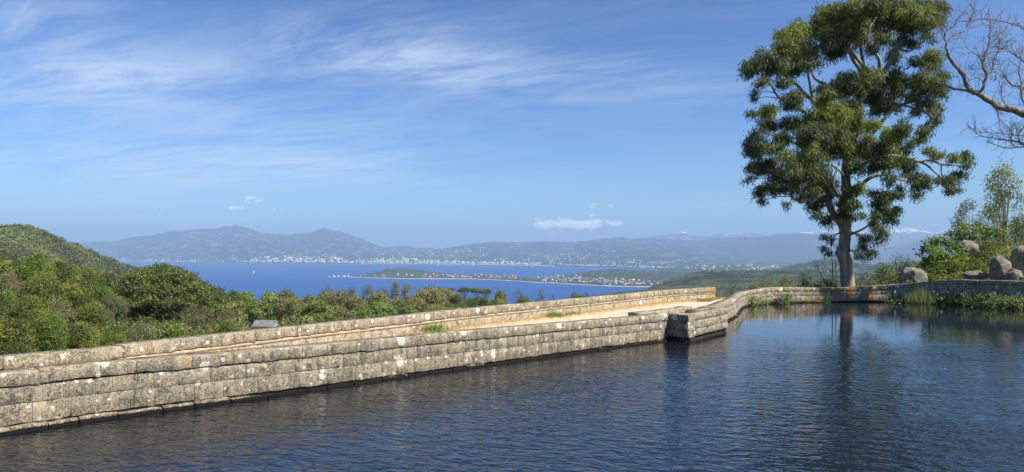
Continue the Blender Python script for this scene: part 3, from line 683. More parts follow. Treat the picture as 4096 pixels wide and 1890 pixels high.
# ------------------------------------------------------------------ stone walls
class Path:
    def __init__(s, pts, k=4):
        q = smooth_path(pts, k); s.p = np.array([(a[0], a[1]) for a in q]); s.zt = np.array([a[2] if len(a) > 2 else 0 for a in q])
        s.s = np.concatenate([[0], np.cumsum(np.linalg.norm(np.diff(s.p, axis=0), axis=1))]); s.L = s.s[-1]
    def at(s, t): return np.array([np.interp(t, s.s, s.p[:, 0]), np.interp(t, s.s, s.p[:, 1])])
    def z(s, t): return float(np.interp(t, s.s, s.zt))
    def nrm(s, t):
        d = s.at(min(t+.15, s.L))-s.at(max(t-.15, 0)); d = d/np.linalg.norm(d); return np.array([d[1], -d[0]])
    def find(s, x, y): return float(s.s[np.argmin(np.hypot(s.p[:, 0]-x, s.p[:, 1]-y))])
def stone(mb, path, s0, s1, lo, hi, off, depth, rg, g=.008, ch=.018, jit=.008, tone=None, wob=.0):
    """one dressed stone between arc lengths s0..s1; lo/hi are functions of s"""
    n = max(2, int((s1-s0)/.14)+1)
    ss = np.concatenate([[s0+g], np.linspace(s0+g+ch, s1-g-ch, n), [s1-g]])
    V = []; dz = rg.normal()*jit; do = abs(rg.normal())*jit*.5; tl = rg.normal()*jit
    for i, t in enumerate(ss):
        c = path.at(t); nn = path.nrm(t); end = i in (0, len(ss)-1)
        z0 = lo(t)+rg.normal()*wob+dz*.5+tl; z1 = hi(t)+dz+rg.normal()*jit*.5; o = off+do+rg.normal()*jit*.7
        e = ch*.8 if end else 0
        prof = [(o-ch-e, z0+e), (o-e-rg.random()*.006, z0+ch+e), (o-e, (z0+z1)/2), (o-e-rg.random()*.006, z1-ch-e), (o-ch-e, z1-e*.5), (-depth, z1-e*.5), (-depth, z0)]
        for (a, b) in prof: q = c+nn*a; V.append((q[0], q[1], b))
    k = 7; m = len(ss); Fq = []
    for i in range(m-1):
        for j in range(k): Fq.append((i*k+j, (i+1)*k+j, (i+1)*k+(j+1) % k, i*k+(j+1) % k))
    tone = rg.random() if tone is None else tone
    mb.add(V, Fq, tone)
    mb.add(V[:k], [tuple(range(k))], tone); mb.add(V[-k:], [tuple(range(k-1, -1, -1))], tone)
def course(mb, path, a, b, lo, hi, off, depth, rg, lmin, lmax, **kw):
    s = a
    while s < b-.05:
        e = min(b, s+rg.uniform(lmin, lmax))
        if b-e < lmin*.5: e = b
        stone(mb, path, s, e, lo, hi, off, depth, rg, **kw); s = e
def core(mb, path, a, b, lo, hi, off, depth, step=.4):
    ss = np.linspace(a, b, max(2, int((b-a)/step)+1)); V = []
    for t in ss:
        c = path.at(t); nn = path.nrm(t)
        for (o, z) in ((off, lo(t)), (off, hi(t)), (-depth, hi(t)), (-depth, lo(t))): q = c+nn*o; V.append((q[0], q[1], z))
    m = len(ss); mb.add(V, [(i*4+j, (i+1)*4+j, (i+1)*4+(j+1) % 4, i*4+(j+1) % 4) for i in range(m-1) for j in range(4)])
    mb.add(V[:4], [(0, 1, 2, 3)]); mb.add(V[-4:], [(3, 2, 1, 0)])
IP = Path(INNER); OP = Path([(a, b, 1.06) for a, b in OUTER])
rg = np.random.default_rng(4)
cutA = IP.find(5.6, 26.0); cutB = cutA+2.35; farS = IP.find(14.2, 42.6)
def q(t): return min(1.0, (IP.z(t)-.06)/.94)
top = lambda t: IP.z(t)
capb = lambda t: IP.z(t)-.245*q(t)
c1b = lambda t: IP.z(t)-.555*q(t)
c2b = lambda t: IP.z(t)-.915*q(t)
pool_wall = empty('pool_wall', (5.6, 26, 0), 'long low granite wall edging the pool, curving from the lower left round behind the water', 'wall')
def keep(o, parent):      # parent while keeping world coordinates
    o.parent = parent; o.matrix_parent_inverse = parent.matrix_basis.inverted(); return o
from mathutils import Matrix
def keep(o, parent):
    o.parent = parent; o.matrix_parent_inverse = Matrix.Translation(-Vector(parent.location)); return o
mbC = MB(); mbS = MB(); mbM = MB(); mbP = MB(); mbD = MB()
for (a, b) in ((0, cutA), (cutB, IP.L)):
    fa = max(a, farS)
    course(mbC, IP, a, b, capb, top, -.075, .56, rg, .62, 1.05, g=.003, ch=.010, jit=.004, wob=.011)
    course(mbS, IP, a, b, c1b, lambda t: capb(t)-.018, -.10, .5, rg, .30, .74, g=.006, ch=.006, jit=.0035, wob=.005)
    course(mbS, IP, a+.2, b, c2b, lambda t: c1b(t)-.012, -.105, .5, rg, .34, .86, g=.006, ch=.006, jit=.0035, wob=.010)
    core(mbM, IP, a+.03, b-.03, lambda t: c2b(t)+.03, lambda t: capb(t)-.035, -.117, .47); core(mbD, IP, a+.05, b-.05, lambda t: -1.0, lambda t: capb(t)-.003, -.17, .46)
    course(mbP, IP, a, b, lambda t: -.6, lambda t: max(.03, min(c2b(t)-.03, .105)), .0, .3, rg, .5, .95, g=.01, jit=.010, wob=.0)
    # where the wall stands higher, one more course shows above the plinth
    course(mbS, IP, max(a, IP.find(23.4, 45)) if b > farS else b, b, lambda t: -.3, lambda t: c2b(t)-.03, -.06, .4, rg, .9, 1.6, g=.01, jit=.01, wob=.008)
keep(mbC.obj('coping', M['stone']), pool_wall); keep(mbS.obj('masonry', M['stone']), pool_wall)
keep(mbM.obj('mortar', M['mortar']), pool_wall); keep(mbD.obj('wall_core', M['trunk']), pool_wall); keep(mbP.obj('plinth', stonemat('wet_granite', .1, .7, .35)), pool_wall)  # dark core behind the gaps: joint shadow and dirt put into its colour

# outlet shaft: a box of dressed granite standing out into the pool, a raised kerb behind it
shaft = empty('stone_outlet_box', (6.1, 25.5, 0), 'rectangular granite box projecting from the pool wall into the water, left face in shade', 'outlet box')
BP = [Path([(5.45, 26.1, .95), (6.10, 25.47, .95)], 1), Path([(6.10, 25.47, .95), (8.42, 28.75, .93)], 1), Path([(8.42, 28.75, .93), (8.0, 29.5, .92)], 1)]
mC = MB(); mS = MB(); mP = MB()
for i, bp in enumerate(BP):
    d = .42; L = bp.L
    a = 0 if i != 1 else 0
    course(mC, bp, 0, L, lambda t: .70, lambda t: bp.z(t), 0, d, rg, .85, 1.3, g=.002, ch=.02, jit=.004, wob=.006)
    course(mS, bp, 0, L, lambda t: .40, lambda t: .69, -.012, d, rg, .8, 1.3, g=.004, jit=.004)
    course(mS, bp, 0, L, lambda t: .15, lambda t: .392, -.012, d, rg, .5, 1.1, g=.004, jit=.004)
    core(mP, bp, 0, L, lambda t: -.9, lambda t: .155, -.10, d)
keep(mC.obj('coping', M['stone']), shaft); keep(mS.obj('masonry', M['stone']), shaft); keep(mP.obj('foot', plain('wet_foot', (.02, .018, .014), (.05, .04, .03), 5, .4)), shaft)
mb = MB(); mb.add([(5.3, 26.7, .55), (6.0, 25.9, .55), (8.1, 28.9, .55), (7.2, 29.4, .55)], [(0, 1, 2, 3)]); keep(mb.obj('shaft_floor', M['sand']), shaft)
sA = cutA-1.15
def offs(t0, t1, o, z, n=6): return [tuple(IP.at(t)-IP.nrm(t)*o)+(z,) for t in np.linspace(t0, t1, n)]
kp = Path(offs(sA, cutA+3.1, .60, 1.0), 2); mK = MB()
course(mK, kp, 0, kp.L, lambda t: .70, lambda t: 1.0, 0, .42, rg, .6, 1.0, g=.003, jit=.006, wob=.008)
course(mK, kp, 0, kp.L, lambda t: .0, lambda t: .69, -.02, .42, rg, .6, 1.0, g=.003, jit=.004)
keep(mK.obj('kerb', M['stone']), shaft)
mb = MB(); ring = [(math.cos(t)*.05, math.sin(t)*.05) for t in np.linspace(0, 2*math.pi, 12)]
rp = Vector((7.15, 26.93, .40)); dv = Vector((.57, .82, 0))
tube(mb, [rp+dv*a+Vector((0, 0, b)) for a, b in ring], [.012]*12, 5); keep(mb.obj('iron_ring', M['window']), shaft)

# outer parapet of the dam
para = empty('dam_parapet', (-1, 27, 0), 'straight granite parapet along the outer side of the sandy walkway', 'wall')
mC = MB(); mS = MB(); mG = MB()
course(mC, OP, 0, OP.L, lambda t: .80, lambda t: 1.06, 0, .5, rg, .55, .95, g=.003, ch=.010, jit=.004, wob=.012)
course(mS, OP, 0, OP.L, lambda t: -.6, lambda t: .762, -.04, .46, rg, 2.5, 5, g=.001, jit=.006, wob=.004)
core(mG, OP, 0.02, OP.L-.02, lambda t: .70, lambda t: .790, -.030, .44)
core(mG, OP, 0.05, OP.L-.05, lambda t: -9, lambda t: .68, -.10, .52)
keep(mC.obj('coping', M['stone']), para); keep(mS.obj('masonry', M['stone_warm']), para); keep(mG.obj('mortar', M['mortar_gold']), para)

# walkway of sand between them
poly = [tuple(IP.at(t)-IP.nrm(t)*.45) for t in np.linspace(0, IP.find(12.75, 40.4), 60)]+[(13.2, 43.2), (12.2, 43.0)]+[tuple(OP.at(t)-OP.nrm(t)*-.0) for t in np.linspace(OP.L, 0, 40)]
bm = bmesh.new(); vs = [bm.verts.new((x, y, SAND_Z)) for x, y in poly]; bm.faces.new(vs); bmesh.ops.triangulate(bm, faces=bm.faces)
me = bpy.data.meshes.new('walkway'); bm.to_mesh(me); bm.free(); o = link('path', me, M['sand']); tag(o, kind='structure')

# pool water
m, t, out = newmat('pool_water'); p = t.wpos(); x, y, z = t.sep(p)
rot = t.comb(t.m('ADD', t.m('MULTIPLY', x, .94), t.m('MULTIPLY', y, -.34)), t.m('ADD', t.m('MULTIPLY', x, .34), t.m('MULTIPLY', y, .94)), 0.0)
warp = t.vm('ADD', rot, t.vm('MULTIPLY', t.noise(rot, .7, 3, .5, 0, True), (.5, .5, 0)))
h1 = t.noise(t.vm('MULTIPLY', warp, (2.8, 4.6, 1)), 1.0, 2, .5)
h2 = t.noise(t.vm('MULTIPLY', warp, (7.0, 10.5, 1)), 1.0, 2, .5)
h3 = t.noise(t.vm('MULTIPLY', rot, (.5, 1.0, 1)), 1.0, 2, .5)
wind = t.noise(p, .09, 3, .5)
# calm lee along the far wall
calm = t.m('MULTIPLY', t.step(t.m('ADD', y, t.m('MULTIPLY', t.m('SUBTRACT', wind, .5), 22)), 30, 19, .08, 1.0), t.step(wind, .35, .62, .55, 1.15))
hh = t.m('ADD', t.m('MULTIPLY', h1, .036), t.m('ADD', t.m('MULTIPLY', h2, .014), t.m('MULTIPLY', h3, .02)))
b = t.bump(t.m('MULTIPLY', hh, calm), 1.0, 1.0)
principled(t, out, (.005, .009, .015), .02, b, .5, 1.42)
M['water'] = m
wp = [tuple(IP.at(t)-IP.nrm(t)*.25) for t in np.linspace(0, IP.L, 90)]+[(42, 2.2), (-20, 2.2)]
bm = bmesh.new(); vs = [bm.verts.new((x, y, 0)) for x, y in wp]; bm.faces.new(vs); bmesh.ops.triangulate(bm, faces=bm.faces)
bmesh.ops.recalc_face_normals(bm, faces=bm.faces)
for f in bm.faces:
    if f.normal.z < 0: f.normal_flip()
me = bpy.data.meshes.new('water'); bm.to_mesh(me); bm.free(); o = link('water', me, M['water']); tag(o, kind='structure')
o.location.z = .0

# ------------------------------------------------------------------ dry grass, tufts and litter on the walkway
def blades(mb, C, rg, L, W, lean=.5, tone=(.2, .9)):
    n = len(C); A = rg.normal(size=(n, 3))*lean+np.array([0, 0, 1]); A = unit(A); Ls = L*rg.uniform(.5, 1.3, n)
    leaves(mb, C+A*Ls[:, None]*.45, A, Ls, W, rg, rg.uniform(tone[0], tone[1], n))
rg = np.random.default_rng(12)
mb = MB(); s0 = OP.find(-6.9, 19.1); C = []
for i in range(14000):
    t = rg.uniform(s0, OP.L); c = OP.at(t)+OP.nrm(t)*abs(rg.normal()*.30+.05)*(1.4 if 1.5 > rg.random()*3 else .6); C.append((c[0], c[1], SAND_Z))
blades(mb, np.array(C), rg, .10, .014, .9)
tag(mb.obj('dry_grass', M['straw']), 'straw-coloured dry grass along the foot of the parapet', 'grass', kind='stuff')
mb = MB(); C = []
for i in range(1500):
    t = rg.uniform(s0, OP.L-1); c = OP.at(t)+OP.nrm(t)*rg.uniform(.3, 3.2); C.append((c[0], c[1], SAND_Z+.015))
C = np.array(C); A = unit(rg.normal(size=(len(C), 3))*np.array([1, 1, .06])); leaves(mb, C, A, rg.uniform(.04, .38, len(C)), .014, rg, np.zeros(len(C)), np.array([0, 0, 3.]))
tag(mb.obj('twig_litter', M['trunk']), 'dark twigs and bark scraps lying on the sand walkway', 'litter', kind='stuff')
def tuft(x, y, z, r, h, n, mat, label, group=None, name='grass_tuft', seed=0, W=.02, lean=.4):
    g = np.random.default_rng(seed+int(abs(x*10))); mb = MB(); C = np.stack([g.normal(size=n)*r, g.normal(size=n)*r, np.zeros(n)], -1)
    blades(mb, C, g, h, W, lean); o = mb.obj(name, mat); o.location = (x, y, z); return tag(o, label, 'grass tuft', group)
for (px_, w_, h_, n_, lb) in ((1715, .28, .34, 330, 'green grass tuft at the foot of the parapet, nearest and leftmost one on the walkway'), (2192, .33, .26, 260, 'green grass tuft at the foot of the parapet near the middle of the walkway'),
                           (2275, .22, .16, 120, 'small faded tuft right of the middle grass tuft on the walkway'), (2790, .45, .14, 260, 'low green patch of grass near the far end of the parapet'), (2868, .4, .16, 220, 'low green grass by the end stone of the parapet')):
    u_ = (px_-CX)/F; t_ = min(np.linspace(0, OP.L, 600), key=lambda t: abs(OP.at(t)[0]/OP.at(t)[1]-u_)); c = OP.at(t_)+OP.nrm(t_)*.18
    tuft(c[0], c[1], SAND_Z, w_, h_, n_, M['bright'] if h_ > .2 else M['reed'], lb, 'grass tufts on the walkway')

# ------------------------------------------------------------------ the big eucalyptus
D0 = 49.0
def PD(px, py, off=0.0): return P(px, py, D0+off)
hero_base = Vector(((3390-CX)/F*D0, D0, .45))
hero = empty('eucalyptus_tree', hero_base, 'tall eucalyptus with peeling trunk and broad ragged crown, standing behind the far wall', 'tree')
rp = random.Random(5)
TR = [(3391, 1172, 0, 33), (3391, 1150, 0, 28.5), (3389, 1120, 0, 26.5), (3386, 1080, 0, 25.5), (3381, 1045, 0, 24.5), (3372, 1022, 0, 25), (3374, 1000, 0, 24), (3379, 970, 0, 21.5), (3381, 930, 0, 22), (3379, 900, 0, 24), (3378, 870, .1, 22),
      (3384, 820, .2, 19.5), (3386, 760, .3, 18), (3382, 700, .4, 17), (3388, 640, .5, 16), (3404, 580, .5, 15), (3428, 520, .4, 14), (3440, 450, .4, 12.5), (3442, 380, .3, 11), (3452, 300, .3, 9), (3450, 240, .3, 7), (3440, 170, .3, 5), (3450, 90, .2, 3)]
LB = [
 [(3368, 895, 0, 17), (3345, 872, -.2, 15), (3324, 838, -.5, 13), (3309, 790, -.8, 12), (3288, 720, -1.2, 10), (3255, 650, -1.6, 8), (3210, 590, -2, 6), (3150, 560, -2.2, 4), (3080, 540, -2.4, 2.5)],
 [(3384, 640, .5, 11), (3340, 560, -.2, 10), (3300, 480, -.8, 9), (3264, 417, -1.2, 8.5), (3215, 372, -1.5, 7), (3182, 335, -1.6, 5.5), (3150, 312, -1.7, 4.5), (3110, 260, -1.8, 3)],
 [(3264, 417, -1.2, 6), (3245, 372, -.9, 5.5), (3238, 330, -.7, 4.5), (3222, 250, -.6, 3), (3215, 180, -.5, 2)],
 [(3330, 400, -.3, 8), (3313, 345, .1, 6.5), (3279, 329, .3, 6), (3252, 303, .5, 5), (3240, 250, .6, 3)],
 [(3290, 480, -.8, 7), (3215, 448, -2, 6), (3150, 415, -2.6, 5), (3110, 385, -3, 4), (3078, 330, -3.2, 3), (3040, 280, -3.3, 2)],
 [(3442, 360, .3, 9), (3443, 290, -.2, 8), (3412, 240, -.5, 7), (3392, 195, -.8, 6), (3370, 150, -1, 4)],
 [(3446, 330, .3, 9), (3475, 290, -.4, 8), (3450, 262, -.7, 7), (3410, 210, -.9, 6), (3385, 170, -1, 4), (3380, 100, -1, 2.5)],
 [(3446, 360, .3, 8), (3515, 300, -.6, 8), (3519, 262, -.9, 8), (3515, 235, -1, 7), (3494, 208, -1, 6), (3472, 186, -1, 4.5), (3480, 110, -1, 3)],
 [(3445, 380, .3, 11), (3520, 310, .8, 11), (3556, 255, 1, 10), (3590, 195, 1, 9), (3615, 145, 1, 7), (3640, 90, 1, 4), (3690, 40, 1, 2.5)],
 [(3590, 195, 1, 5), (3640, 205, .6, 4), (3690, 170, .4, 3)],
 [(3400, 620, .5, 9), (3470, 560, .8, 8), (3560, 450, 1.2, 6.5), (3610, 420, 1.4, 6), (3660, 400, 1.5, 5), (3700, 350, 1.5, 4), (3740, 300, 1.5, 3)],
 [(3610, 320, 1.2, 4), (3660, 310, 1.0, 4), (3700, 275, 1, 3), (3735, 230, 1, 2)],
 [(3610, 420, 1.2, 4), (3670, 440, .8, 4), (3730, 470, .6, 3), (3700, 530, .5, 2)],
 [(3388, 700, .4, 10), (3470, 650, -.5, 8), (3560, 625, -1, 7), (3640, 636, -1.3, 6), (3668, 647, -1.4, 5.5), (3720, 641, -1.5, 5), (3765, 658, -1.6, 4), (3820, 663, -1.7, 3), (3860, 672, -1.7, 2)],
 [(3670, 647, -1.4, 4.5), (3705, 660, -1.3, 4), (3745, 695, -1.3, 3), (3770, 715, -1.3, 2)],
 [(3765, 658, -1.6, 3), (3768, 700, -1.5, 2), (3800, 740, -1.4, 1.5)],
 [(3386, 760, .3, 9), (3440, 742, -.4, 8), (3482, 712, -.8, 7), (3540, 700, -1, 5), (3600, 720, -1.2, 4), (3680, 730, -1.4, 2.5)],
 [(3384, 800, .2, 9), (3330, 775, -1, 9), (3240, 788, -1.8, 9.5), (3208, 806, -2, 8), (3188, 800, -2, 6), (3168, 791, -2, 5), (3166, 768, -2, 4), (3160, 720, -2.1, 3)],
 [(3400, 940, 0, 5), (3450, 918, -.5, 4), (3490, 890, -.8, 3), (3540, 850, -1, 2)],
 [(3396, 925, 0, 4), (3440, 945, .6, 3.5), (3480, 960, .9, 2.5), (3500, 990, 1, 1.8)],
 [(3365, 930, 0, 4), (3338, 945, -.6, 3), (3326, 985, -.7, 2), (3300, 955, -.8, 1.3)],
 [(3384, 760, .1, 5), (3372, 700, -1.6, 5), (3335, 665, -2, 4.5), (3305, 660, -2.2, 3.5), (3270, 680, -2.3, 2)],
 [(3350, 672, -2.4, 4.5), (3335, 720, -2.5, 4), (3335, 745, -2.5, 3), (3350, 770, -2.5, 2)],
]
mbT = MB(); grg = random.Random(1)
def limb(mb, pts, n=8, rough=.06, k=3, o=hero_base):
    sp = smooth_path(pts, k); sc = D0/F
    tube(mb, [PD(a[0], a[1], a[2])-o for a in sp], [max(.012, a[3]*sc) for a in sp], n, .5, rough, grg)
limb(mbT, TR, 14, .07)
# burl on the left of the trunk
b0 = PD(3357, 1008, -.15)-hero_base
tube(mbT, [b0+Vector((.45, 0, -.55)), b0+Vector((.22, 0, -.35)), b0+Vector((.02, 0, 0)), b0+Vector((.06, 0, .18)), b0+Vector((.25, 0, .3))], [.12, .28, .30, .2, .05], 9, .5, .1, grg)
mbT.obj('trunk', M['bark'], hero, True)
mbL = MB()
for l in LB: limb(mbL, l, 7)
skel = []
for l in [TR[6:]]+LB: skel += [tuple(a) for a in smooth_path(l, 4)]
CL = '''3185 151 70 45 1;3196 112 45 28 1;3215 212 68 42 1;3132 197 50 40 .6;3064 235 60 35 .5;3018 265 42 35 .4;2988 299 30 15 .3;3101 265 55 40 .4;3056 333 35 20 .2;3192 272 50 40 .3;3253 261 38 30 .5;3154 288 35 25 .2;3249 121 32 38 .2;3291 64 52 40 .5;
3328 45 50 25 .8;3310 125 60 48 .35;3385 30 60 30 .6;3385 87 62 50 .9;3378 144 62 48 .5;3310 170 40 38 .2;3328 212 42 34 .2;3423 114 50 58 .5;3442 163 38 46 .3;3471 23 70 38 .5;3539 38 60 48 .5;3501 68 60 50 .6;3592 23 60 35 .5;3634 64 60 40 .8;3691 23 50 30 .5;3698 68 52 45 .9;
3747 23 35 25 .5;3759 49 35 33 .4;3747 83 35 30 .3;3713 98 40 35 .6;3645 102 55 35 .7;3585 87 50 40 .4;3709 148 24 20 .2;3725 167 14 12 .2;3660 178 25 14 .5;3520 125 40 38 .4;3532 160 38 34 .3;3573 227 26 45 .05;3622 125 35 25 .4;3728 227 45 30 .8;3728 265 40 26 .5;3766 303 33 25 .4;
3747 340 45 30 .5;3690 314 45 28 1;3762 378 28 20 .3;3683 363 40 25 .4;3490 303 50 33 .9;3478 340 45 25 .4;3584 303 50 30 .6;3592 340 45 30 .2;3577 378 45 25 .1;3388 314 50 28 .7;3373 359 50 45 .7;3425 359 38 33 .3;3652 390 42 22 .5;3702 416 45 35 .4;3743 428 33 25 .5;3482 397 60 33 .2;3558 424 60 28 .3;
3512 367 38 28 .3;3388 432 52 35 1;3290 416 45 25 1;3328 440 50 30 1;3140 340 42 24 .3;3177 390 48 28 .3;3162 424 48 20 .2;3075 439 35 15 .4;3014 394 15 14 .3;3018 371 14 11 .2;3283 363 35 28 .2;3067 460 40 30 1;3075 506 45 33 .7;3158 498 42 33 .4;3007 460 24 11 .2;3026 551 35 33 .3;2995 570 20 24 .2;
3048 597 40 34 .25;3101 597 44 30 .4;3132 555 40 28 .3;3014 627 20 20 .3;3033 668 35 38 .3;2995 680 21 14 .3;2995 718 19 13 .3;3082 665 44 38 .3;3139 634 34 38 .8;3162 676 44 38 .5;3101 710 50 28 .2;3064 755 44 24 .2;3037 778 28 19 .2;3048 805 14 17 .2;3113 759 42 28 .2;3162 733 44 34 .2;3196 718 38 38 .2;
3185 755 34 22 .2;3147 822 13 10 .2;3234 487 54 43 .6;3223 544 50 43 .5;3291 453 58 38 1;3347 468 60 48 1;3404 468 48 48 .6;3415 513 44 38 .4;3347 528 48 38 .5;3283 521 44 38 .4;3230 593 44 38 .9;3215 642 48 43 .3;3291 589 48 48 .3;3366 566 44 38 .6;3366 608 48 38 .3;3427 593 44 38 .5;3272 657 54 46 .3;
3245 702 44 42 .2;3291 714 44 42 .2;3291 763 48 38 .3;3253 771 38 28 .2;3260 827 38 33 .15;3302 793 28 38 .3;3328 751 28 38 .2;3434 759 28 34 1;3385 816 42 34 .5;3412 830 38 24 .3;3393 771 28 28 .3;3272 865 22 18 .1;3305 884 28 28 .1;3491 502 40 28 1;3472 555 25 28 .9;3559 540 34 34 1;3616 517 40 43 .3;
3570 581 40 34 .7;3551 612 44 34 .5;3514 612 34 46 .2;3563 653 34 28 .8;3608 653 34 38 .4;3525 653 40 38 .2;3449 612 48 43 .4;3423 672 40 38 .2;3495 676 30 28 .3;3741 468 24 28 .3;3665 453 24 18 .2;3729 502 24 24 .3;3695 532 28 27 .2;3676 559 28 28 .3;3642 578 24 18 .3;3612 608 28 24 .3;3627 695 24 24 .3;
3672 718 38 28 .5;3703 725 28 24 .4;3680 744 34 27 .2;3665 786 20 20 .3;3718 608 30 18 .8;3733 631 30 11 .5;3760 619 13 11 .6;3813 638 24 24 .8;3862 631 30 24 .6;3869 661 20 20 .4;3839 703 34 18 .2;3805 729 34 20 .1;3760 725 26 14 .1;3797 767 24 18 .1;3831 763 14 7 .2;3559 710 24 24 .2;3559 740 17 14 .2;
3563 782 34 24 .2;3604 786 14 14 .3;3600 759 20 11 .2;3532 790 28 24 .2;3498 778 18 18 .2;3525 824 38 24 .3;3582 843 18 14 .3;3525 854 42 24 .3;3507 867 24 18 .3;3556 856 34 24 .4;3585 849 14 14 .3;3496 902 24 18 .4;3521 927 28 28 .3;3517 962 24 18 .3;3461 962 26 24 .1;3450 990 24 20 .1;3489 1015 17 15 .3;
3433 1026 20 11 .2;3468 1029 18 10 .2;3415 874 14 14 .3;3447 863 18 9 .3;3380 865 26 18 .4;3320 958 11 13 .2;3298 951 9 5 .2;3295 994 7 10 .2;3316 1018 9 4 .2'''
hc = []; rr = np.random.default_rng(77)
sk = np.array(skel)
for ln in CL.replace('\n', '').split(';'):
    cx_, cy_, rx_, ry_, tn_ = [float(a) for a in ln.split()]
    ex = (cx_-3400)/470; ey = (cy_-450)/560; dep = 5.0*math.sqrt(max(.04, 1-ex*ex-ey*ey*.8))
    near = np.argmin(np.hypot(sk[:, 0]-cx_, sk[:, 1]-cy_)+np.where(sk[:, 1] > cy_, 0, 25))
    base = sk[near]
    off = base[2]+rr.uniform(-1, .75)*min(dep, .5+.035*math.hypot(base[0]-cx_, base[1]-cy_)+1.3)
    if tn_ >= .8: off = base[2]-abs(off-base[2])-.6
    c = PD(cx_, cy_, off)-hero_base; k = (D0+off)/F
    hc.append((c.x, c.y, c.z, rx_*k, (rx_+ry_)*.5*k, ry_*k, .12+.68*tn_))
    p0 = Vector(PD(base[0], base[1], base[2]))-hero_base; r0 = min(base[3]*D0/F*.5, .07)
    mid = (p0+c)*.5+Vector((rr.normal()*.15, rr.normal()*.15, .12))
    if (c-p0).length > .25: tube(mbL, [p0, mid, c, c+(c-p0)*.18+Vector((0, 0, .1))], [max(.02, r0), max(.018, r0*.7), .014, .008], 5)
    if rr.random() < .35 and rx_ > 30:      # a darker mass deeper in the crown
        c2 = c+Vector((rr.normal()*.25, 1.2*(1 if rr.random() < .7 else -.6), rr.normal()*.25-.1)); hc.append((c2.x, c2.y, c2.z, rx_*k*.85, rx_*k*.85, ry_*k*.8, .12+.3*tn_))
    for j in range(3):   # twigs inside the clump
        e = c+Vector((rr.normal()*rx_*k*.5, rr.normal()*rx_*k*.5, rr.normal()*ry_*k*.5)); tube(mbL, [mid.lerp(c, .6), e], [.012, .006], 4)
mbL.obj('limbs', M['limb'], hero, True)
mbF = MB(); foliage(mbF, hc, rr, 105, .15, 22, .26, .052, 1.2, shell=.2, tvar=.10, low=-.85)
# ragged hanging sprays under the clumps
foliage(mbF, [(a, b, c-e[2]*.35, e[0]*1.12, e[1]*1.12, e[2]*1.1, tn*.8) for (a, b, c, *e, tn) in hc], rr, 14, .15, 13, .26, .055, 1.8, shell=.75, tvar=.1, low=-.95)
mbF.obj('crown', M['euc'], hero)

# ------------------------------------------------------------------ tree kinds for the woods
def lobes(rg, n, R_, H0, H1, r0, r1, flat=.8, tone=(.3, .8), dome=True):
    out = []
    for i in range(n):
        a = rg.uniform(0, 2*math.pi); t = (i+.5)/n
        if dome: el = math.asin(min(1, t)); rad = R_*math.cos(el)*rg.uniform(.75, 1.0); z = H0+(H1-H0)*math.sin(el)
        else: rad = R_*rg.uniform(0, .8); z = H0+(H1-H0)*t
        r = rg.uniform(r0, r1); out.append((math.cos(a)*rad, math.sin(a)*rad, z-r*.6, r, r, r*flat, rg.uniform(*tone)))
    return out
KIND = {}
def kind(name, mat, cl, H, Wd, seed, dens=14, tuft=.30, nl=9, L=.34, Wl=.22, droop=.2, trunk=True, tm='trunk', tr=.25, shell=.6, low=-.5, limbs=0, tv=.09):
    rg = np.random.default_rng(seed); mb = MB(); foliage(mb, cl, rg, dens, tuft, nl, L, Wl, droop, shell=shell, low=low, tvar=tv)
    cm = mb.mesh('crown'); cm.materials.append(M[mat]); mb = MB(); r_ = random.Random(seed)
    tube(mb, [(0, 0, -.8), (r_.uniform(-.1, .1), 0, H*.2), (r_.uniform(-.2, .2), r_.uniform(-.2, .2), H*.5), (0, 0, H*.8)], [tr*1.25, tr, tr*.7, tr*.2], 8, .5, .08, r_)
    for (x, y, z, a, b, c, t) in cl[::max(1, len(cl)//(limbs or 9))]:
        tube(mb, [(0, 0, H*.32), (x*.4, y*.4, z*.55+H*.1), (x, y, z)], [tr*.5, tr*.32, tr*.1], 5)
    tmh = mb.mesh('trunk', True); tmh.materials.append(M[tm])
    KIND[name] = (cm, tmh, H, Wd)
g_ = np.random.default_rng(50)
for i in range(3):
    kind('oak%d' % i, 'oak', lobes(g_, 26, 3.4, 1.6, 8.0, 1.4, 2.1, tone=(.15, .9)), 8.0, 9.6, 60+i, dens=34, tuft=.26, L=.27, Wl=.18, tv=.07)
    kind('fresh%d' % i, 'bright', lobes(g_, 25, 3.2, 1.6, 8.0, 1.3, 2.0, tone=(.15, .9)), 8.0, 9.2, 70+i, dens=34, tuft=.26, L=.27, Wl=.18, tv=.07)
for i in range(2):
    kind('plane%d' % i, 'plane', lobes(g_, 30, 3.6, 1.8, 8.2, .9, 1.6, tone=(.3, .8)), 8.2, 9.4, 80+i, dens=30, L=.36, Wl=.27, tv=.08)
    kind('olive%d' % i, 'olive', lobes(g_, 34, 3.0, 1.4, 9.6, .9, 1.6, flat=1.1, tone=(.1, .8)), 9.6, 8.0, 90+i, dens=28, tv=.08, L=.4, Wl=.2, droop=.9)
    kind('tall%d' % i, 'olive', lobes(g_, 20, 1.9, 3.5, 13, .7, 1.3, flat=1.0, tone=(.1, .6), dome=False), 13, 5.0, 95+i, dens=12, L=.42, Wl=.2, droop=.8, tr=.16)
kind('sparse0', 'olive', lobes(g_, 13, 2.6, 5.5, 9.5, .5, .9, tone=(.1, .6)), 9.5, 5.6, 101, dens=13, L=.40, Wl=.16, droop=.9, tr=.12, limbs=13)
kind('umbrella0', 'pine', [(math.cos(a)*r, math.sin(a)*r, 8.3+.5*(1-(r/3.2)**2)+g_.uniform(-.2, .2), 1.05, 1.05, .8, g_.uniform(.3, .7)) for r, n in ((.4, 2), (1.6, 7), (2.8, 12)) for a in np.linspace(0, 6.28, n, endpoint=False)+g_.uniform(0, 1)], 9, 7.6, 103, dens=26, low=-.4, L=.4, Wl=.25, droop=-.2, tr=.4, limbs=8)
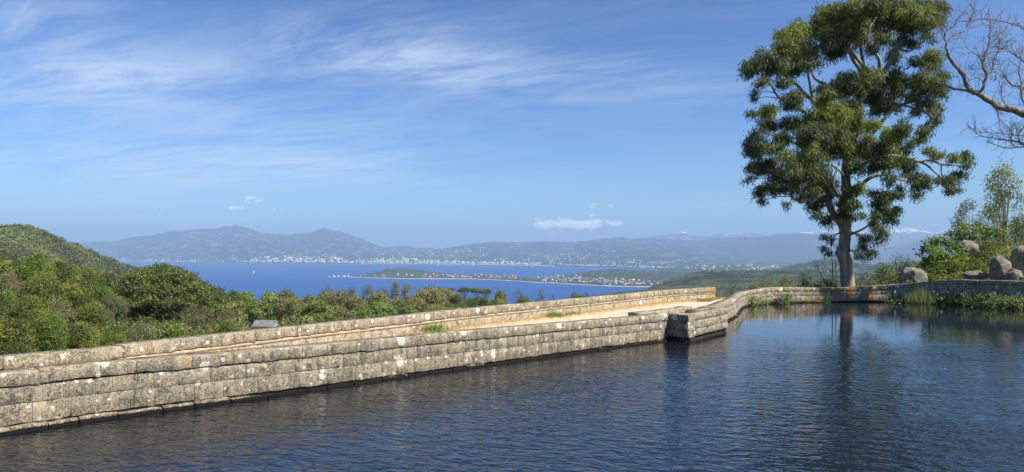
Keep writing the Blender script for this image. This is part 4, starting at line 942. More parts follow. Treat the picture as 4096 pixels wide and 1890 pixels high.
kind('umbrella1', 'pine', [(math.cos(a)*r, math.sin(a)*r, 8.3+.6*(1-(r/3.0)**2)+g_.uniform(-.3, .3), 1.0, 1.0, .85, g_.uniform(.3, .7)) for r, n in ((.6, 2), (1.7, 6), (2.6, 10)) for a in np.linspace(0, 6.28, n, endpoint=False)+g_.uniform(0, 1)], 9, 7.0, 104, dens=26, low=-.4, L=.4, Wl=.25, droop=-.2, tr=.4, limbs=8)
kind('pine0', 'pine', lobes(g_, 26, 3.4, 2.5, 8.0, 1.0, 1.7, tone=(.2, .7)), 8.0, 9.0, 106, dens=32, L=.32, Wl=.15, droop=-.2, limbs=3)
kind('brush0', 'brush', lobes(g_, 24, 3.4, 2.4, 8.0, .9, 1.6, tone=(.2, .8)), 8.0, 9.2, 108, dens=20, L=.3, Wl=.15, limbs=4)
kind('pale0', 'pale', lobes(g_, 24, 2.3, 3.2, 10.6, .65, 1.15, flat=1.1, tone=(.2, .8)), 10.6, 6.6, 110, dens=24, L=.26, Wl=.13, droop=.8, tm='limb', tr=.14, limbs=16)
kind('open0', 'olive', lobes(g_, 16, 2.3, 3.5, 8.6, .6, 1.05, flat=1.0, tone=(0, .4)), 8.6, 6.0, 112, dens=25, L=.26, Wl=.12, droop=.7, tr=.12, limbs=14)
R4 = random.Random(8)
def tree(name, k, px_, ytop, d, wpx, label, group=None, base=None, cat='tree', rz=None):
    cm, tmh, H, Wd = KIND[k]; top_ = P(px_, ytop, d); b = gz(top_.x, top_.y) if base is None else base
    b -= .1; e = empty(name, (top_.x, top_.y, b), label, cat, group, R4.uniform(0, 6.28) if rz is None else rz)
    s = wpx/F*d/Wd; sz = (top_.z-b)/H; e.scale = (s, s, max(sz, s*.55))
    if sz < s*.55: e.location.z = top_.z-H*s*.55
    if sz > s*2.0 and 'tall' not in k and 'sparse' not in k:      # hidden slope below: keep the crown's proportions, lengthen only the stem
        e.scale = (s, s, s*1.25); e.location.z = top_.z-H*s*1.25
        zb = (b-e.location.z)/(s*1.25)
        st = MB(); tube(st, [(0, 0, zb), (0, 0, H*.3)], [.32, .25], 7); sm = st.mesh('trunk', True); sm.materials.append(M['trunk'])
        link('stem', sm, None, e)
    link('crown', cm, None, e); link('trunk', tmh, None, e); return e
WL = 'trees of the wood below the wall at the left'
for (k, x, yt, d, wp, lb) in (
 ('oak0', 25, 1016, 96, 230, 'dark evergreen oak on the skyline at the left photo edge, leftmost tree top'),
 ('fresh0', 140, 1016, 90, 170, 'yellow-green tree top standing up just right of the leftmost oak under the round hill'),
 ('oak1', 248, 1042, 98, 170, 'dark oak top on the skyline between the yellow-green tree and the hill slope'),
 ('oak2', 345, 1070, 106, 170, 'olive-green oak on the skyline halfway between the left edge and the big umbrella pine'),
 ('pine0', 432, 1086, 112, 150, 'green tree crown touching the left shoulder of the big umbrella pine'),
 ('brush0', 40, 1085, 78, 200, 'greyish brown-tipped tree in the second row at the left edge of the wood'),
 ('oak2', 165, 1100, 76, 210, 'mid-green oak in the second row below the yellow-green tree top'),
 ('oak0', 300, 1120, 80, 200, 'dense oak in the second row, third crown from the left edge'),
 ('fresh1', 410, 1140, 86, 130, 'small fresh green crown left of the shaded heart of the umbrella pine'),
 ('brush0', 455, 1175, 80, 130, 'grey-green twiggy tree under the left side of the umbrella pine'),
 ('fresh2', 10, 1165, 62, 170, 'bright-leaved tree at the left edge halfway down the wood'),
 ('oak1', 115, 1185, 60, 190, 'dark oak in the third row below the brown-tipped tree'),
 ('brush0', 235, 1195, 64, 180, 'dull grey-green tree in the third row, in the middle of the left wood'),
 ('oak2', 365, 1215, 66, 180, 'dark crown in the third row just left of the umbrella pine skirt'),
 ('oak0', 40, 1275, 44, 240, 'dark leafy oak standing just behind the parapet at the left edge'),
 ('fresh0', 190, 1262, 47, 190, 'fresh green bushy tree behind the parapet, second from the left edge'),
 ('oak1', 330, 1290, 50, 190, 'dark small-leaved tree behind the parapet, third from the left edge'),
 ('fresh1', 460, 1305, 52, 120, 'vivid light green bush above the parapet, below the grey-green twiggy tree'),
 ('brush0', 565, 1290, 60, 170, 'grey-green rounded bush above the parapet, under the umbrella pine'),
 ('fresh2', 690, 1290, 62, 160, 'yellow-green rounded bush above the parapet, under the right of the umbrella pine'),
 ('olive0', 825, 1302, 64, 70, 'small golden-green pointed bush just above the parapet right of the umbrella pine'),
 ('pine0', 858, 1146, 118, 170, 'second pine right behind the shoulder of the big umbrella pine'),
 ('pine0', 925, 1163, 124, 100, 'narrow dark pine crown ending the left wood against the sea'),
 ('brush0', 790, 1215, 92, 170, 'grey feathery tree between the umbrella pine and the second pine, lower down'),
 ('brush0', 890, 1230, 96, 140, 'grey-brown feathery tree left of the bright plane trees'),
 ('oak1', 905, 1285, 70, 130, 'dark bush above the parapet left of the grey-roofed shed'),
 ('fresh0', 945, 1310, 60, 90, 'vivid green low bush above the parapet, nearest to the shed'),
 ('oak2', 985, 1316, 72, 70, 'dark low bush in front of the left end of the shed')):
    tree('oak_tree' if 'oak' in k else 'pine_tree' if 'pine' in k else 'broadleaf_tree', k, x, yt, d, wp, lb, WL)
# the big umbrella pine of the left wood
pb = P(640, 1065, 96); pz = gz(pb.x, pb.y)
sp_ = empty('umbrella_pine', (pb.x, pb.y, pz), 'huge broad umbrella pine with domed crown and dark hollow beneath, left of the open sea', 'tree')
gp = np.random.default_rng(31); cl = []; H = pb.z-pz
for r, n, zz in ((0.5, 3, 0), (2.0, 8, -.35), (3.6, 14, -1.0), (5.0, 18, -2.2), (5.8, 18, -3.7)):
    for a in np.linspace(0, 6.283, n, endpoint=False)+gp.uniform(0, 1):
        cl.append((math.cos(a)*r*gp.uniform(.92, 1.06), math.sin(a)*r, H-.7+zz+gp.uniform(-.25, .25), 1.2, 1.2, .85, gp.uniform(.3, .65)))
for i in range(44):
    a = gp.uniform(math.pi*.95, 2.1*math.pi); r = gp.uniform(4.2, 7.2); cl.append((math.cos(a)*r, math.sin(a)*r*.8, H-gp.uniform(4.5, 8.0), 1.5, 1.2, .7, gp.uniform(.2, .6)))
mb = MB(); foliage(mb, cl, gp, 44, .22, 13, .28, .14, -.25, shell=.5, low=-.5); mb.obj('crown', M['pine'], sp_)
mb = MB(); r_ = random.Random(3); tube(mb, [(0, 0, -.5), (.2, 0, H*.3), (0, .2, H*.55), (0, 0, H*.8)], [.55, .45, .35, .15], 10, .5, .08, r_)
for c in cl[::7]: tube(mb, [(0, 0, H*.38), (c[0]*.45, c[1]*.45, H*.35+c[2]*.35), (c[0], c[1], c[2])], [.2, .13, .04], 6)
mb.obj('trunk', M['trunk'], sp_, True)

ML = 'trees of the belt between the shed and the sea'
for (k, x, yt, d, wp, lb) in (
 ('plane0', 985, 1170, 250, 120, 'bright green plane tree above the left end of the shed'),
 ('plane1', 1075, 1172, 255, 130, 'rounded bright green plane tree above the right end of the shed'),
 ('olive0', 1145, 1166, 240, 100, 'olive-tinged tree top right behind the two plane trees'),
 ('olive1', 1180, 1195, 232, 80, 'olive-green narrow tree just right of the plane trees'),
 ('plane0', 1262, 1206, 196, 160, 'deep green round plane tree standing apart right of the shed'),
 ('fresh2', 1290, 1255, 180, 110, 'light green low tree in front of the separate plane tree'),
 ('olive1', 1238, 1184, 300, 60, 'short olive eucalyptus left of the eucalyptus row, against the sea'),
 ('olive0', 1305, 1168, 305, 90, 'brownish olive eucalyptus, second in the row'),
 ('sparse0', 1317, 1148, 312, 50, 'bare-topped grey tree poking above the brownish eucalyptus'),
 ('olive1', 1365, 1168, 300, 90, 'rusty-topped eucalyptus in the left part of the row'),
 ('open0', 1412, 1150, 310, 70, 'dark spindly eucalyptus top between the rusty one and the arched one'),
 ('olive0', 1420, 1185, 290, 90, 'pale olive eucalyptus below the dark spindly one'),
 ('open0', 1468, 1145, 306, 80, 'tall arched dark eucalyptus left of the tallest pair'),
 ('olive1', 1515, 1170, 300, 90, 'pale olive eucalyptus between the arched one and the tallest pair'),
 ('open0', 1535, 1156, 320, 50, 'grey thin-leaved tree behind the pale olive eucalyptus'),
 ('tall0', 1582, 1124, 318, 55, 'tallest narrow eucalyptus of the belt, rising against the sea'),
 ('tall1', 1620, 1138, 322, 62, 'second tall eucalyptus, right beside the tallest one'),
 ('olive0', 1590, 1195, 280, 90, 'olive crown at the foot of the tallest pair of eucalyptus'),
 ('olive0', 1648, 1192, 272, 110, 'wide olive tree left of the large rounded eucalyptus'),
 ('olive1', 1715, 1156, 280, 150, 'large rounded olive-green eucalyptus with domed top'),
 ('olive0', 1775, 1158, 286, 110, 'right half of the large rounded eucalyptus group, a domed olive crown'),
 ('oak2', 1828, 1176, 270, 60, 'dark crown just left of the umbrella pine row'),
 ('plane1', 1520, 1212, 215, 150, 'bright light green tree above the parapet below the tallest eucalyptus'),
 ('fresh0', 1455, 1240, 200, 100, 'small bright tree just above the parapet, left of the light green one'),
 ('plane0', 1625, 1228, 205, 100, 'small light green tree above the parapet, right of the bright one'),
 ('olive1', 1350, 1230, 230, 120, 'olive tree low above the parapet left of the bright light green tree'),
 ('olive0', 1720, 1222, 225, 150, 'olive crown low above the parapet under the domed eucalyptus'),
 ('oak0', 1830, 1218, 215, 120, 'dark tree low above the parapet under the single umbrella pine'),
 ('umbrella0', 1805, 1157, 385, 33, 'single small umbrella pine standing left of the row of three'),
 ('umbrella0', 1857, 1158, 400, 54, 'left pine of the row of three umbrella pines against the sea'),
 ('umbrella1', 1905, 1161, 402, 48, 'middle pine of the row of three umbrella pines against the sea'),
 ('umbrella1', 1943, 1163, 398, 50, 'right pine of the row of three umbrella pines against the sea'),
 ('oak1', 1885, 1193, 330, 90, 'dark rounded tree at the foot of the three umbrella pines'),
 ('oak0', 1925, 1188, 220, 110, 'dark warm-green tree just right of the three umbrella pines'),
 ('olive1', 2002, 1168, 240, 60, 'brownish tree top right of the dark warm-green tree'),
 ('olive0', 1990, 1200, 200, 100, 'low brownish-green tree against the parapet right of the umbrella pines'),
 ('sparse0', 2074, 1160, 210, 62, 'thin open-crowned eucalyptus above the parapet, left one of two against the sea'),
 ('oak2', 2100, 1190, 180, 60, 'small dark tree at the right foot of the left thin eucalyptus'),
 ('sparse0', 2165, 1161, 200, 50, 'thin open-crowned eucalyptus above the parapet, right one of two against the sea'),
 ('sparse0', 2210, 1184, 210, 34, 'bare little treetop showing just above the parapet'),
 ('open0', 2298, 1169, 170, 40, 'slim dark treetop beside the low round bush above the parapet'),
 ('oak1', 2318, 1181, 160, 70, 'low round dark bush showing above the parapet against the sea'),
 ('open0', 2345, 1171, 175, 20, 'tiny isolated sprig of a treetop above the parapet, rightmost against the sea')):
    wp *= 1.0 if 'umb' in k else 1.15 if k[:4] in ('spar', 'open', 'tall') else 1.38
    tree('umbrella_pine' if 'umb' in k else 'eucalyptus_tree' if k[:4] in ('oliv', 'tall', 'open', 'spar') else 'broadleaf_tree', k, x, yt, d, wp, lb, ML)

# woodland filling the valley between the separate trees
rg = np.random.default_rng(21); cl = []
SKY = [(-400, 1030), (0, 1045), (280, 1090), (450, 1120), (480, 1120), (820, 1135), (860, 1172), (940, 1192), (960, 1212), (1190, 1225), (1225, 1262), (1250, 1225), (1340, 1200), (1700, 1200), (1790, 1190), (1830, 1205), (1960, 1205), (2060, 1225), (2350, 1215), (2550, 1300)]
bins = {}
for i in range(5200):
    d = math.exp(rg.uniform(math.log(42), math.log(650))); x = rg.uniform(-250, 2550); p_ = P(x, 1300, d)
    qd = (p_.x+10.2)*QN.x+(p_.y-14.65)*QN.y
    if qd < 9: continue
    r = rg.uniform(1.3, 2.6)*(1+d/450); z = gz(p_.x, p_.y)
    lift = rg.uniform(.4, 2.2)*r; topz = z+lift+r*.9; s_ = interp(SKY, x)
    if x < 930:
        if d < 58: continue
    if 960 < x < 1140 and d < 240: continue
    if x < 930:
        if d < 105: s_ = max(s_+150, 1255)
    elif d < 150: s_ = max(s_, 1285)
    elif d < 260: s_ = max(s_, 1262)
    if HY+(EYE-topz)/d*F < s_: continue
    k_ = 0 if d < 75 else 1 if d < 150 else 2 if d < 300 else 3
    bins.setdefault(k_, []).append((p_.x, p_.y, z+lift, r, r, r*.9, rg.uniform(.05, .9)))
mb = MB()
for k_, L_, dn in ((0, .17, 26), (1, .34, 11), (2, .62, 6), (3, 1.1, 2.6)):
    if k_ in bins: foliage(mb, bins[k_], rg, dn, L_*.8, 9, L_, L_*.62, .1, shell=.7, low=-.3)
tag(mb.obj('woodland', M['canopy']), 'evergreen woodland and scrub filling the valley below the dam', 'woodland', kind='stuff')

# grey-roofed shed among the trees
d = 205.0; a = P(1010, 1293, d); b = P(1098, 1293, d); c = P(1109, 1300, d+5); zb = gz(a.x, a.y)-1
shed = empty('farm_shed', (a.x, a.y, zb), 'long low shed with grey sheet roof and pale gable among the trees below the dam', 'building')
L_ = b.x-a.x; h_ = P(0, 1304, d).z-zb; hr = P(0, 1284, d).z-zb
mb = MB(); V = [(0, 0, 0), (L_, 0, 0), (L_, 5, 0), (0, 5, 0), (0, 0, h_), (L_, 0, h_), (L_, 5, h_), (0, 5, h_), (0, 2.5, hr-.15), (L_, 2.5, hr-.15)]
mb.add(V, [(0, 1, 5, 4), (2, 3, 7, 6)]); mb.add(V, [(1, 2, 6, 9, 5), (3, 0, 4, 8, 7)]); mb.obj('wall', M['wall_white'], shed)
mb = MB(); V = [(-.3, -.4, h_-.15), (L_+.3, -.4, h_-.15), (L_+.3, 2.5, hr), (-.3, 2.5, hr), (L_+.3, 5.4, h_-.15), (-.3, 5.4, h_-.15)]
mb.add(V, [(0, 1, 2, 3), (3, 2, 4, 5)]); mb.obj('roof', M['roof_grey'], shed)
mb = MB(); boxm(mb, L_*.1, L_*.42, -.03, .05, h_-2.0, h_-.9); boxm(mb, L_*.55, L_*.9, -.03, .05, h_-2.0, h_-.9); mb.obj('window_band', M['window'], shed)
shed.rotation_euler.z = R(-7)

# ------------------------------------------------------------------ behind the far wall
def shrub(x, ytop, d, wpx, hpx, mat, label, seed, dens=30, L=.16, Wl=.07, n=14, tone=(.1, .8), droop=.1, group=None, tufts=.16, nl=10, name='shrub', clist=None, shell=.5):
    g = np.random.default_rng(seed); s = d/F; W2 = wpx*s/2; Hh = hpx*s; top_ = P(x, ytop, d); zb = top_.z-Hh
    e = empty(name, (top_.x, top_.y, zb), label, 'shrub' if name != 'small_tree' else 'tree', group); cl = []
    if clist:
        for (cx_, cy_, rx_, ry_, tn) in clist:
            c = P(cx_, cy_, d+g.uniform(-.8, .8))-Vector(e.location); cl.append((c.x, c.y, c.z, rx_*s, rx_*s, ry_*s, tn))
    else:
        for i in range(n):
            a = g.uniform(0, 6.283); t = (i+.5)/n; rad = W2*.78*math.sqrt(1-t*t*.8)*g.uniform(.5, 1); r = g.uniform(.26, .4)*min(W2*1.2, Hh)
            cl.append((math.cos(a)*rad, math.sin(a)*rad*.8, Hh*(.12+.88*t)-r*.8, r, r, r*.9, g.uniform(*tone)))
    mb = MB(); foliage(mb, cl, g, dens*(1 if mat in ('brush', 'pale') else 1.9), tufts, nl, L, Wl, droop, shell=shell, low=-.7); mb.obj('foliage', M[mat], e)
    mb = MB()
    for c in cl: tube(mb, [(c[0]*.15, c[1]*.15, -.4), (c[0]*.5, c[1]*.5, c[2]*.5), (c[0], c[1], c[2])], [.035, .025, .01], 5)
    mb.obj('stems', M['trunk'], e); return e
SG = 'shrubs behind the far wall'
shrub(2925, 1155, 46, 85, 62, 'bright', 'bright green shrub beyond the end of the parapet, beside the curve of the pool wall', 1, group=SG)
shrub(3008, 1124, 58, 62, 80, 'olive', 'olive-brown bush top behind the far wall, leftmost of three in a row', 2, group=SG, droop=.7, dens=26)
shrub(3062, 1112, 58, 72, 90, 'olive', 'olive-brown bush top behind the far wall, middle of three in a row', 3, group=SG, droop=.7, dens=26)
shrub(3128, 1101, 58, 92, 100, 'olive', 'tallest olive-brown bush top behind the far wall, right of three in a row', 4, group=SG, droop=.7, dens=26)
shrub(3168, 1125, 58, 60, 80, 'olive', 'low olive-brown spread of leaves right of the row of three bushes', 41, group=SG, droop=.7, dens=26)
shrub(3222, 1094, 51, 60, 80, 'bright', 'upright leafy green shrub midway between the olive bushes and the big trunk', 5, group=SG, n=11, dens=26)
shrub(3262, 1126, 50.5, 80, 50, 'bright', 'low yellow-green shrub right of the upright leafy one', 6, group=SG)
shrub(3318, 1108, 51, 70, 70, 'brush', 'thin greyish bush left of the big trunk', 7, group=SG, dens=14)
shrub(3340, 1135, 50.2, 60, 38, 'oak', 'dark low bush at the left foot of the big trunk', 8, group=SG)
shrub(3470, 1090, 51, 100, 95, 'olive', 'greyish green rounded bush right of the big trunk', 9, group=SG, dens=26)
shrub(3545, 1052, 52, 120, 120, 'fresh' if False else 'bright', 'leafy mid-green bush between the big trunk and the pale boulder', 10, group=SG, tone=(0, .55), n=20)
shrub(3592, 1012, 54, 90, 130, 'brush', 'taller thin twiggy bush behind the leafy bush, left of the boulder', 11, group=SG, dens=12, n=16)
shrub(3640, 1030, 56, 60, 90, 'brush', 'dry grey twigs rising behind the pale boulder', 12, group=SG, dens=7)
shrub(3770, 940, 53, 200, 200, 'bright', 'large glossy green fig-like bush left of the upper boulder', 13, group=SG, dens=30, L=.24, Wl=.14, tufts=.2,
      clist=[(3722, 985, 34, 24, .3), (3700, 1020, 26, 28, .2), (3760, 965, 34, 22, .5), (3745, 1010, 36, 28, .7), (3770, 1045, 38, 30, .6), (3720, 1060, 32, 26, .3), (3690, 1085, 26, 22, .4), (3735, 1100, 34, 24, .2), (3790, 1090, 40, 30, .4), (3820, 1060, 34, 28, .7), (3845, 1030, 26, 22, .6), (3840, 1095, 34, 26, .3),
             (3815, 1000, 26, 24, .3), (3795, 965, 24, 22, .4), (3870, 1080, 26, 24, .4), (3880, 1115, 24, 16, .3), (3690, 1115, 30, 16, .1), (3900, 1060, 20, 18, .3)])
shrub(3890, 905, 60, 220, 110, 'bright', 'wide green bush crowning the slope above the upper boulder', 14, group=SG, dens=28, L=.22, Wl=.13, tufts=.2,
      clist=[(3820, 940, 30, 24, .4), (3850, 920, 30, 22, .5), (3890, 912, 34, 22, .4), (3935, 915, 34, 20, .3), (3970, 925, 32, 22, .3), (3870, 945, 34, 20, .3), (3910, 945, 34, 22, .6), (3960, 950, 36, 24, .6), (3995, 950, 24, 22, .3), (3830, 965, 26, 18, .4)])
shrub(3945, 960, 56, 120, 110, 'oak', 'dense dark bush right of the upper boulder', 15, group=SG, dens=30, n=22)
shrub(3935, 1045, 50, 60, 55, 'reed', 'feathery light green bush on the slope between the boulders', 16, group=SG, dens=24, L=.2, Wl=.03)
shrub(4050, 985, 50, 150, 60, 'olive', 'yellowish heather-like bush above the two big cleft boulders', 17, group=SG, dens=28, n=18, tone=(.2, 1))
shrub(4085, 850, 64, 130, 190, 'oak', 'dark dense bushy tree at the right edge of the photo', 18, group=SG, dens=24, n=24, name='small_tree')
shrub(4010, 890, 62, 70, 120, 'pale', 'thin silvery young bush below the pale tall tree', 19, group=SG, dens=12, n=14)
shrub(3745, 1100, 50, 60, 45, 'oak', 'dark bush filling the gap right of the pale boulder', 20, group=SG)
tree('small_tree', 'open0', 3876, 800, 72, 135, 'small dark airy tree standing alone on the slope above the green bush', base=gz((3876-CX)/F*72, 72)+.5)
tree('tall_pale_tree', 'pale0', 4020, 663, 78, 215, 'tall pale yellow-green eucalyptus near the right edge under the bare branches', base=gz((4020-CX)/F*78, 78)-1)
rg = np.random.default_rng(33); cl = []
for i in range(420):
    x = rg.uniform(3600, 4300); d = rg.uniform(47.5, 110); p_ = P(x, 1000, d); z = gz(p_.x, p_.y); r = rg.uniform(.25, .8)*(1+(d-47)/60)
    lim = interp([(3600, 1110), (3680, 1090), (3700, 1010), (3760, 965), (3850, 930), (3990, 930), (4050, 900), (4300, 860)], x)
    if HY+(EYE-z-r)/d*F < lim or (3960 < x and d < 50): continue
    cl.append((p_.x, p_.y, z+r*.3, r, r, r*.8, rg.uniform(.1, .8)))
mb = MB(); foliage(mb, cl, rg, 26, .16, 10, .2, .09, .1, shell=.6, low=-.2)
tag(mb.obj('slope_scrub', M['oak']), 'low evergreen scrub covering the rocky slope at the right', 'scrub', kind='stuff')
def boulder(x, y, d, wpx, hpx, seed, label, mat='rock', rz=0, dy=1.0, rough=.22):
    me = rock_mesh(seed, rough); o = link('boulder', me, M[mat]); s = d/F
    o.location = P(x, y, d); o.scale = (wpx*s/2*1.2, wpx*s/2*dy, hpx*s/2*1.2); o.rotation_euler.z = rz; return tag(o, label, 'boulder', 'granite boulders on the slope')
boulder(3650, 1118, 49.5, 96, 90, 1, 'rounded pale boulder on the wall top right of the leafy bush', rz=.4)
boulder(3872, 994, 55, 84, 58, 2, 'flat-topped boulder half buried in the green bush, highest on the slope')
boulder(4005, 1085, 46.5, 80, 112, 3, 'tall cleft boulder standing left of its neighbour at the right edge', 'rock_warm', .3)
boulder(4090, 1068, 46.8, 110, 140, 5, 'largest boulder at the right edge of the photo, right half of the cleft pair', 'rock_warm', 1.2)
boulder(4056, 1108, 45.6, 64, 60, 6, 'lower front boulder between the cleft pair', 'rock_warm', .2)
boulder(3967, 1056, 50, 28, 34, 7, 'small dark upright rock left above the cleft boulders')
boulder(3900, 1108, 47.5, 90, 40, 8, 'low pinkish rock slab just above the wall, right of the fig-like bush', 'rock_warm')

# saplings beside the trunk
def sapling(x, y0, y1, lean, label, seed, d=50.5):
    g = random.Random(seed); b = P(x, y0, d); b.z = .4; tp = P(x+lean, y1, d); e = empty('bare_sapling', b, label, 'sapling', 'bare saplings left of the trunk'); mb = MB()
    pts = [Vector((0, 0, -.2)), (tp-b)*.33+Vector((.05, 0, 0)), (tp-b)*.66+Vector((-.05, 0, 0)), tp-b]; tube(mb, pts, [.045, .035, .022, .01], 5)
    for i in range(12):
        t = g.uniform(.25, .95); q_ = pts[0].lerp(pts[3], t); tube(mb, [q_, q_+Vector((g.uniform(-.5, .5), g.uniform(-.3, .3), g.uniform(.2, .7)))], [.012, .005], 4)
    mb.obj('stem', M['limb'], e)
sapling(3328, 1150, 905, 0, 'tallest bare pole-like sapling just left of the big trunk', 1)
sapling(3340, 1150, 975, 6, 'shorter bare sapling touching the left side of the big trunk', 2)
sapling(3312, 1150, 1060, -42, 'leaning bare sapling tilting left away from the trunk', 3)
def snag(x, y0, y1, label, seed, d=44):
    g = random.Random(seed); b = P(x, y0, d); tp = P(x, y1, d); H_ = tp.z-b.z; e = empty('dead_shrub', b, label, 'dead shrub', 'leafless shrubs by the end of the parapet'); mb = MB()
    for i in range(7):
        c = Vector((0, 0, -.5)); dv = Vector((g.uniform(-.35, .35), g.uniform(-.2, .2), 1)); pts = [c]
        for k in range(4): c = c+dv*H_*.33; dv = dv+Vector((g.uniform(-.4, .4), g.uniform(-.2, .2), g.uniform(-.2, .1))); pts.append(c.copy())
        tube(mb, pts, [.022, .018, .014, .01, .006], 4)
    mb.obj('stems', M['trunk'], e)
snag(2878, 1205, 1140, 'leafless dark shrub right at the end of the parapet', 1); snag(2905, 1195, 1135, 'leafless dark shrub a little right of the end of the parapet, behind the green shrub', 2)

# plants standing in the pool edge
WG = 'plants along the waterline of the far wall'
def wat(px_, u0=.35):      # point on the waterline below that photo column
    ss = np.linspace(IP.find(10, 34), IP.find(30, 37), 900); uu = (px_-CX)/F
    t_ = min(ss, key=lambda t: abs(IP.at(t)[0]/IP.at(t)[1]-uu)); n_ = IP.nrm(t_); return IP.at(t_)+n_*u0
def wshrub(px_, wpx, hpx, mat, label, seed, u0=.3, n=9, **kw):
    c = wat(px_, u0); d = float(c[1]); s = d/F; yb = HY+EYE/s
    return shrub(px_, yb-hpx, d, wpx, hpx+4, mat, label, seed, n=n, group=WG, **kw)
wshrub(3010, 44, 46, 'bright', 'leafy green plant growing at the foot of the wall just past its sharp bend', 31, tone=(.3, .9), L=.13, Wl=.05)
wshrub(3146, 42, 46, 'bright', 'leafy green plant right of the dark root clump at the wall foot', 32, tone=(.3, .9), L=.13, Wl=.05)
wshrub(3048, 16, 22, 'bright', 'tiny green weed between the bend plant and the dark root clump', 33, n=4, L=.12, Wl=.05)
wshrub(3066, 16, 18, 'bright', 'tiny green weed just left of the dark root clump', 34, n=4, L=.12, Wl=.05)
wshrub(3300, 22, 32, 'bright', 'small green weed at the wall foot below the big trunk, left of it', 35, n=5, L=.12, Wl=.05)
wshrub(3572, 56, 36, 'bright', 'round low green plant at the waterline left of the reeds', 36, tone=(.3, .9), L=.13, Wl=.06)
wshrub(3775, 34, 40, 'reed', 'thin green plant just right of the reeds', 37, n=7)
wshrub(3820, 36, 42, 'bright', 'leafy plant between the reeds and the long green bank', 38)
for i, (x, w_, h_, lb) in enumerate(((3870, 60, 48, 'left end bush of the long green bank under the dark wall'), (3920, 66, 48, 'second bush of the long green bank under the dark wall'), (3972, 66, 54, 'third bush of the long green bank, hanging over the water'),
                                 (4018, 64, 56, 'fourth and fullest bush of the green bank, brown-tipped at the water'), (4066, 60, 50, 'rightmost bush of the green bank at the photo edge'))):
    wshrub(x, w_, h_, 'reed', lb, 50+i, .55, n=18, tone=(.25, .9), L=.16, Wl=.05, dens=44)
def root_clump():
    c = wat(3102, .25); e = empty('root_clump', (c[0], c[1], 0), 'dark tangled clump of roots standing in the water against the far wall', 'root clump'); mb = MB(); g = random.Random(4)
    for i in range(150):
        a = Vector((g.gauss(0, .13), g.gauss(0, .1), g.uniform(-.05, .3))); v_ = Vector((g.gauss(0, 1), g.gauss(0, .6), g.gauss(.2, .8))).normalized()*g.uniform(.1, .34)
        tube(mb, [a, a+v_*.5+Vector((0, 0, g.uniform(-.05, .05))), a+v_], [.022, .014, .005], 4)
    mb.obj('roots', M['trunk'], e)
root_clump()
def reeds(px_, w_, n, h, label, seed, tone=(.3, 1)):
    c = wat(px_, .4); g = np.random.default_rng(seed); mb = MB(); C = np.stack([g.normal(size=n)*w_, g.normal(size=n)*.15, np.full(n, -.05)], -1)
    A = unit(g.normal(size=(n, 3))*.13+np.array([0, 0, 1])); Ls = h*g.uniform(.35, 1.1, n); leaves(mb, C+A*Ls[:, None]*.5, A, Ls, .022, g, g.uniform(tone[0], tone[1], n), np.array([0, -2., 0]))
    o = mb.obj('reed_clump', M['reed']); o.location = (c[0], c[1], 0); tag(o, label, 'reeds', 'reed clumps in the pool')
reeds(3655, .22, 120, .75, 'bright short reed clump, leftmost of the three in the pool', 1)
reeds(3690, .22, 90, 1.25, 'tall thin reed clump in the middle of the three in the pool', 2)
reeds(3726, .24, 150, .85, 'dense green reed clump, right one of the three in the pool', 3)
mb = MB(); g = random.Random(6)
for i in range(9):
    c = wat(3600+i*18, .45+g.uniform(0, .2)); a = Vector((c[0], c[1], -.05)); tube(mb, [a, a+Vector((g.uniform(-.4, .4), 0, g.uniform(.15, .5)))], [.014, .01], 5)
tag(mb.obj('dead_stalks', M['deadwood']), 'pale broken stalks leaning out of the water among the reeds', 'dead stalks', kind='stuff')

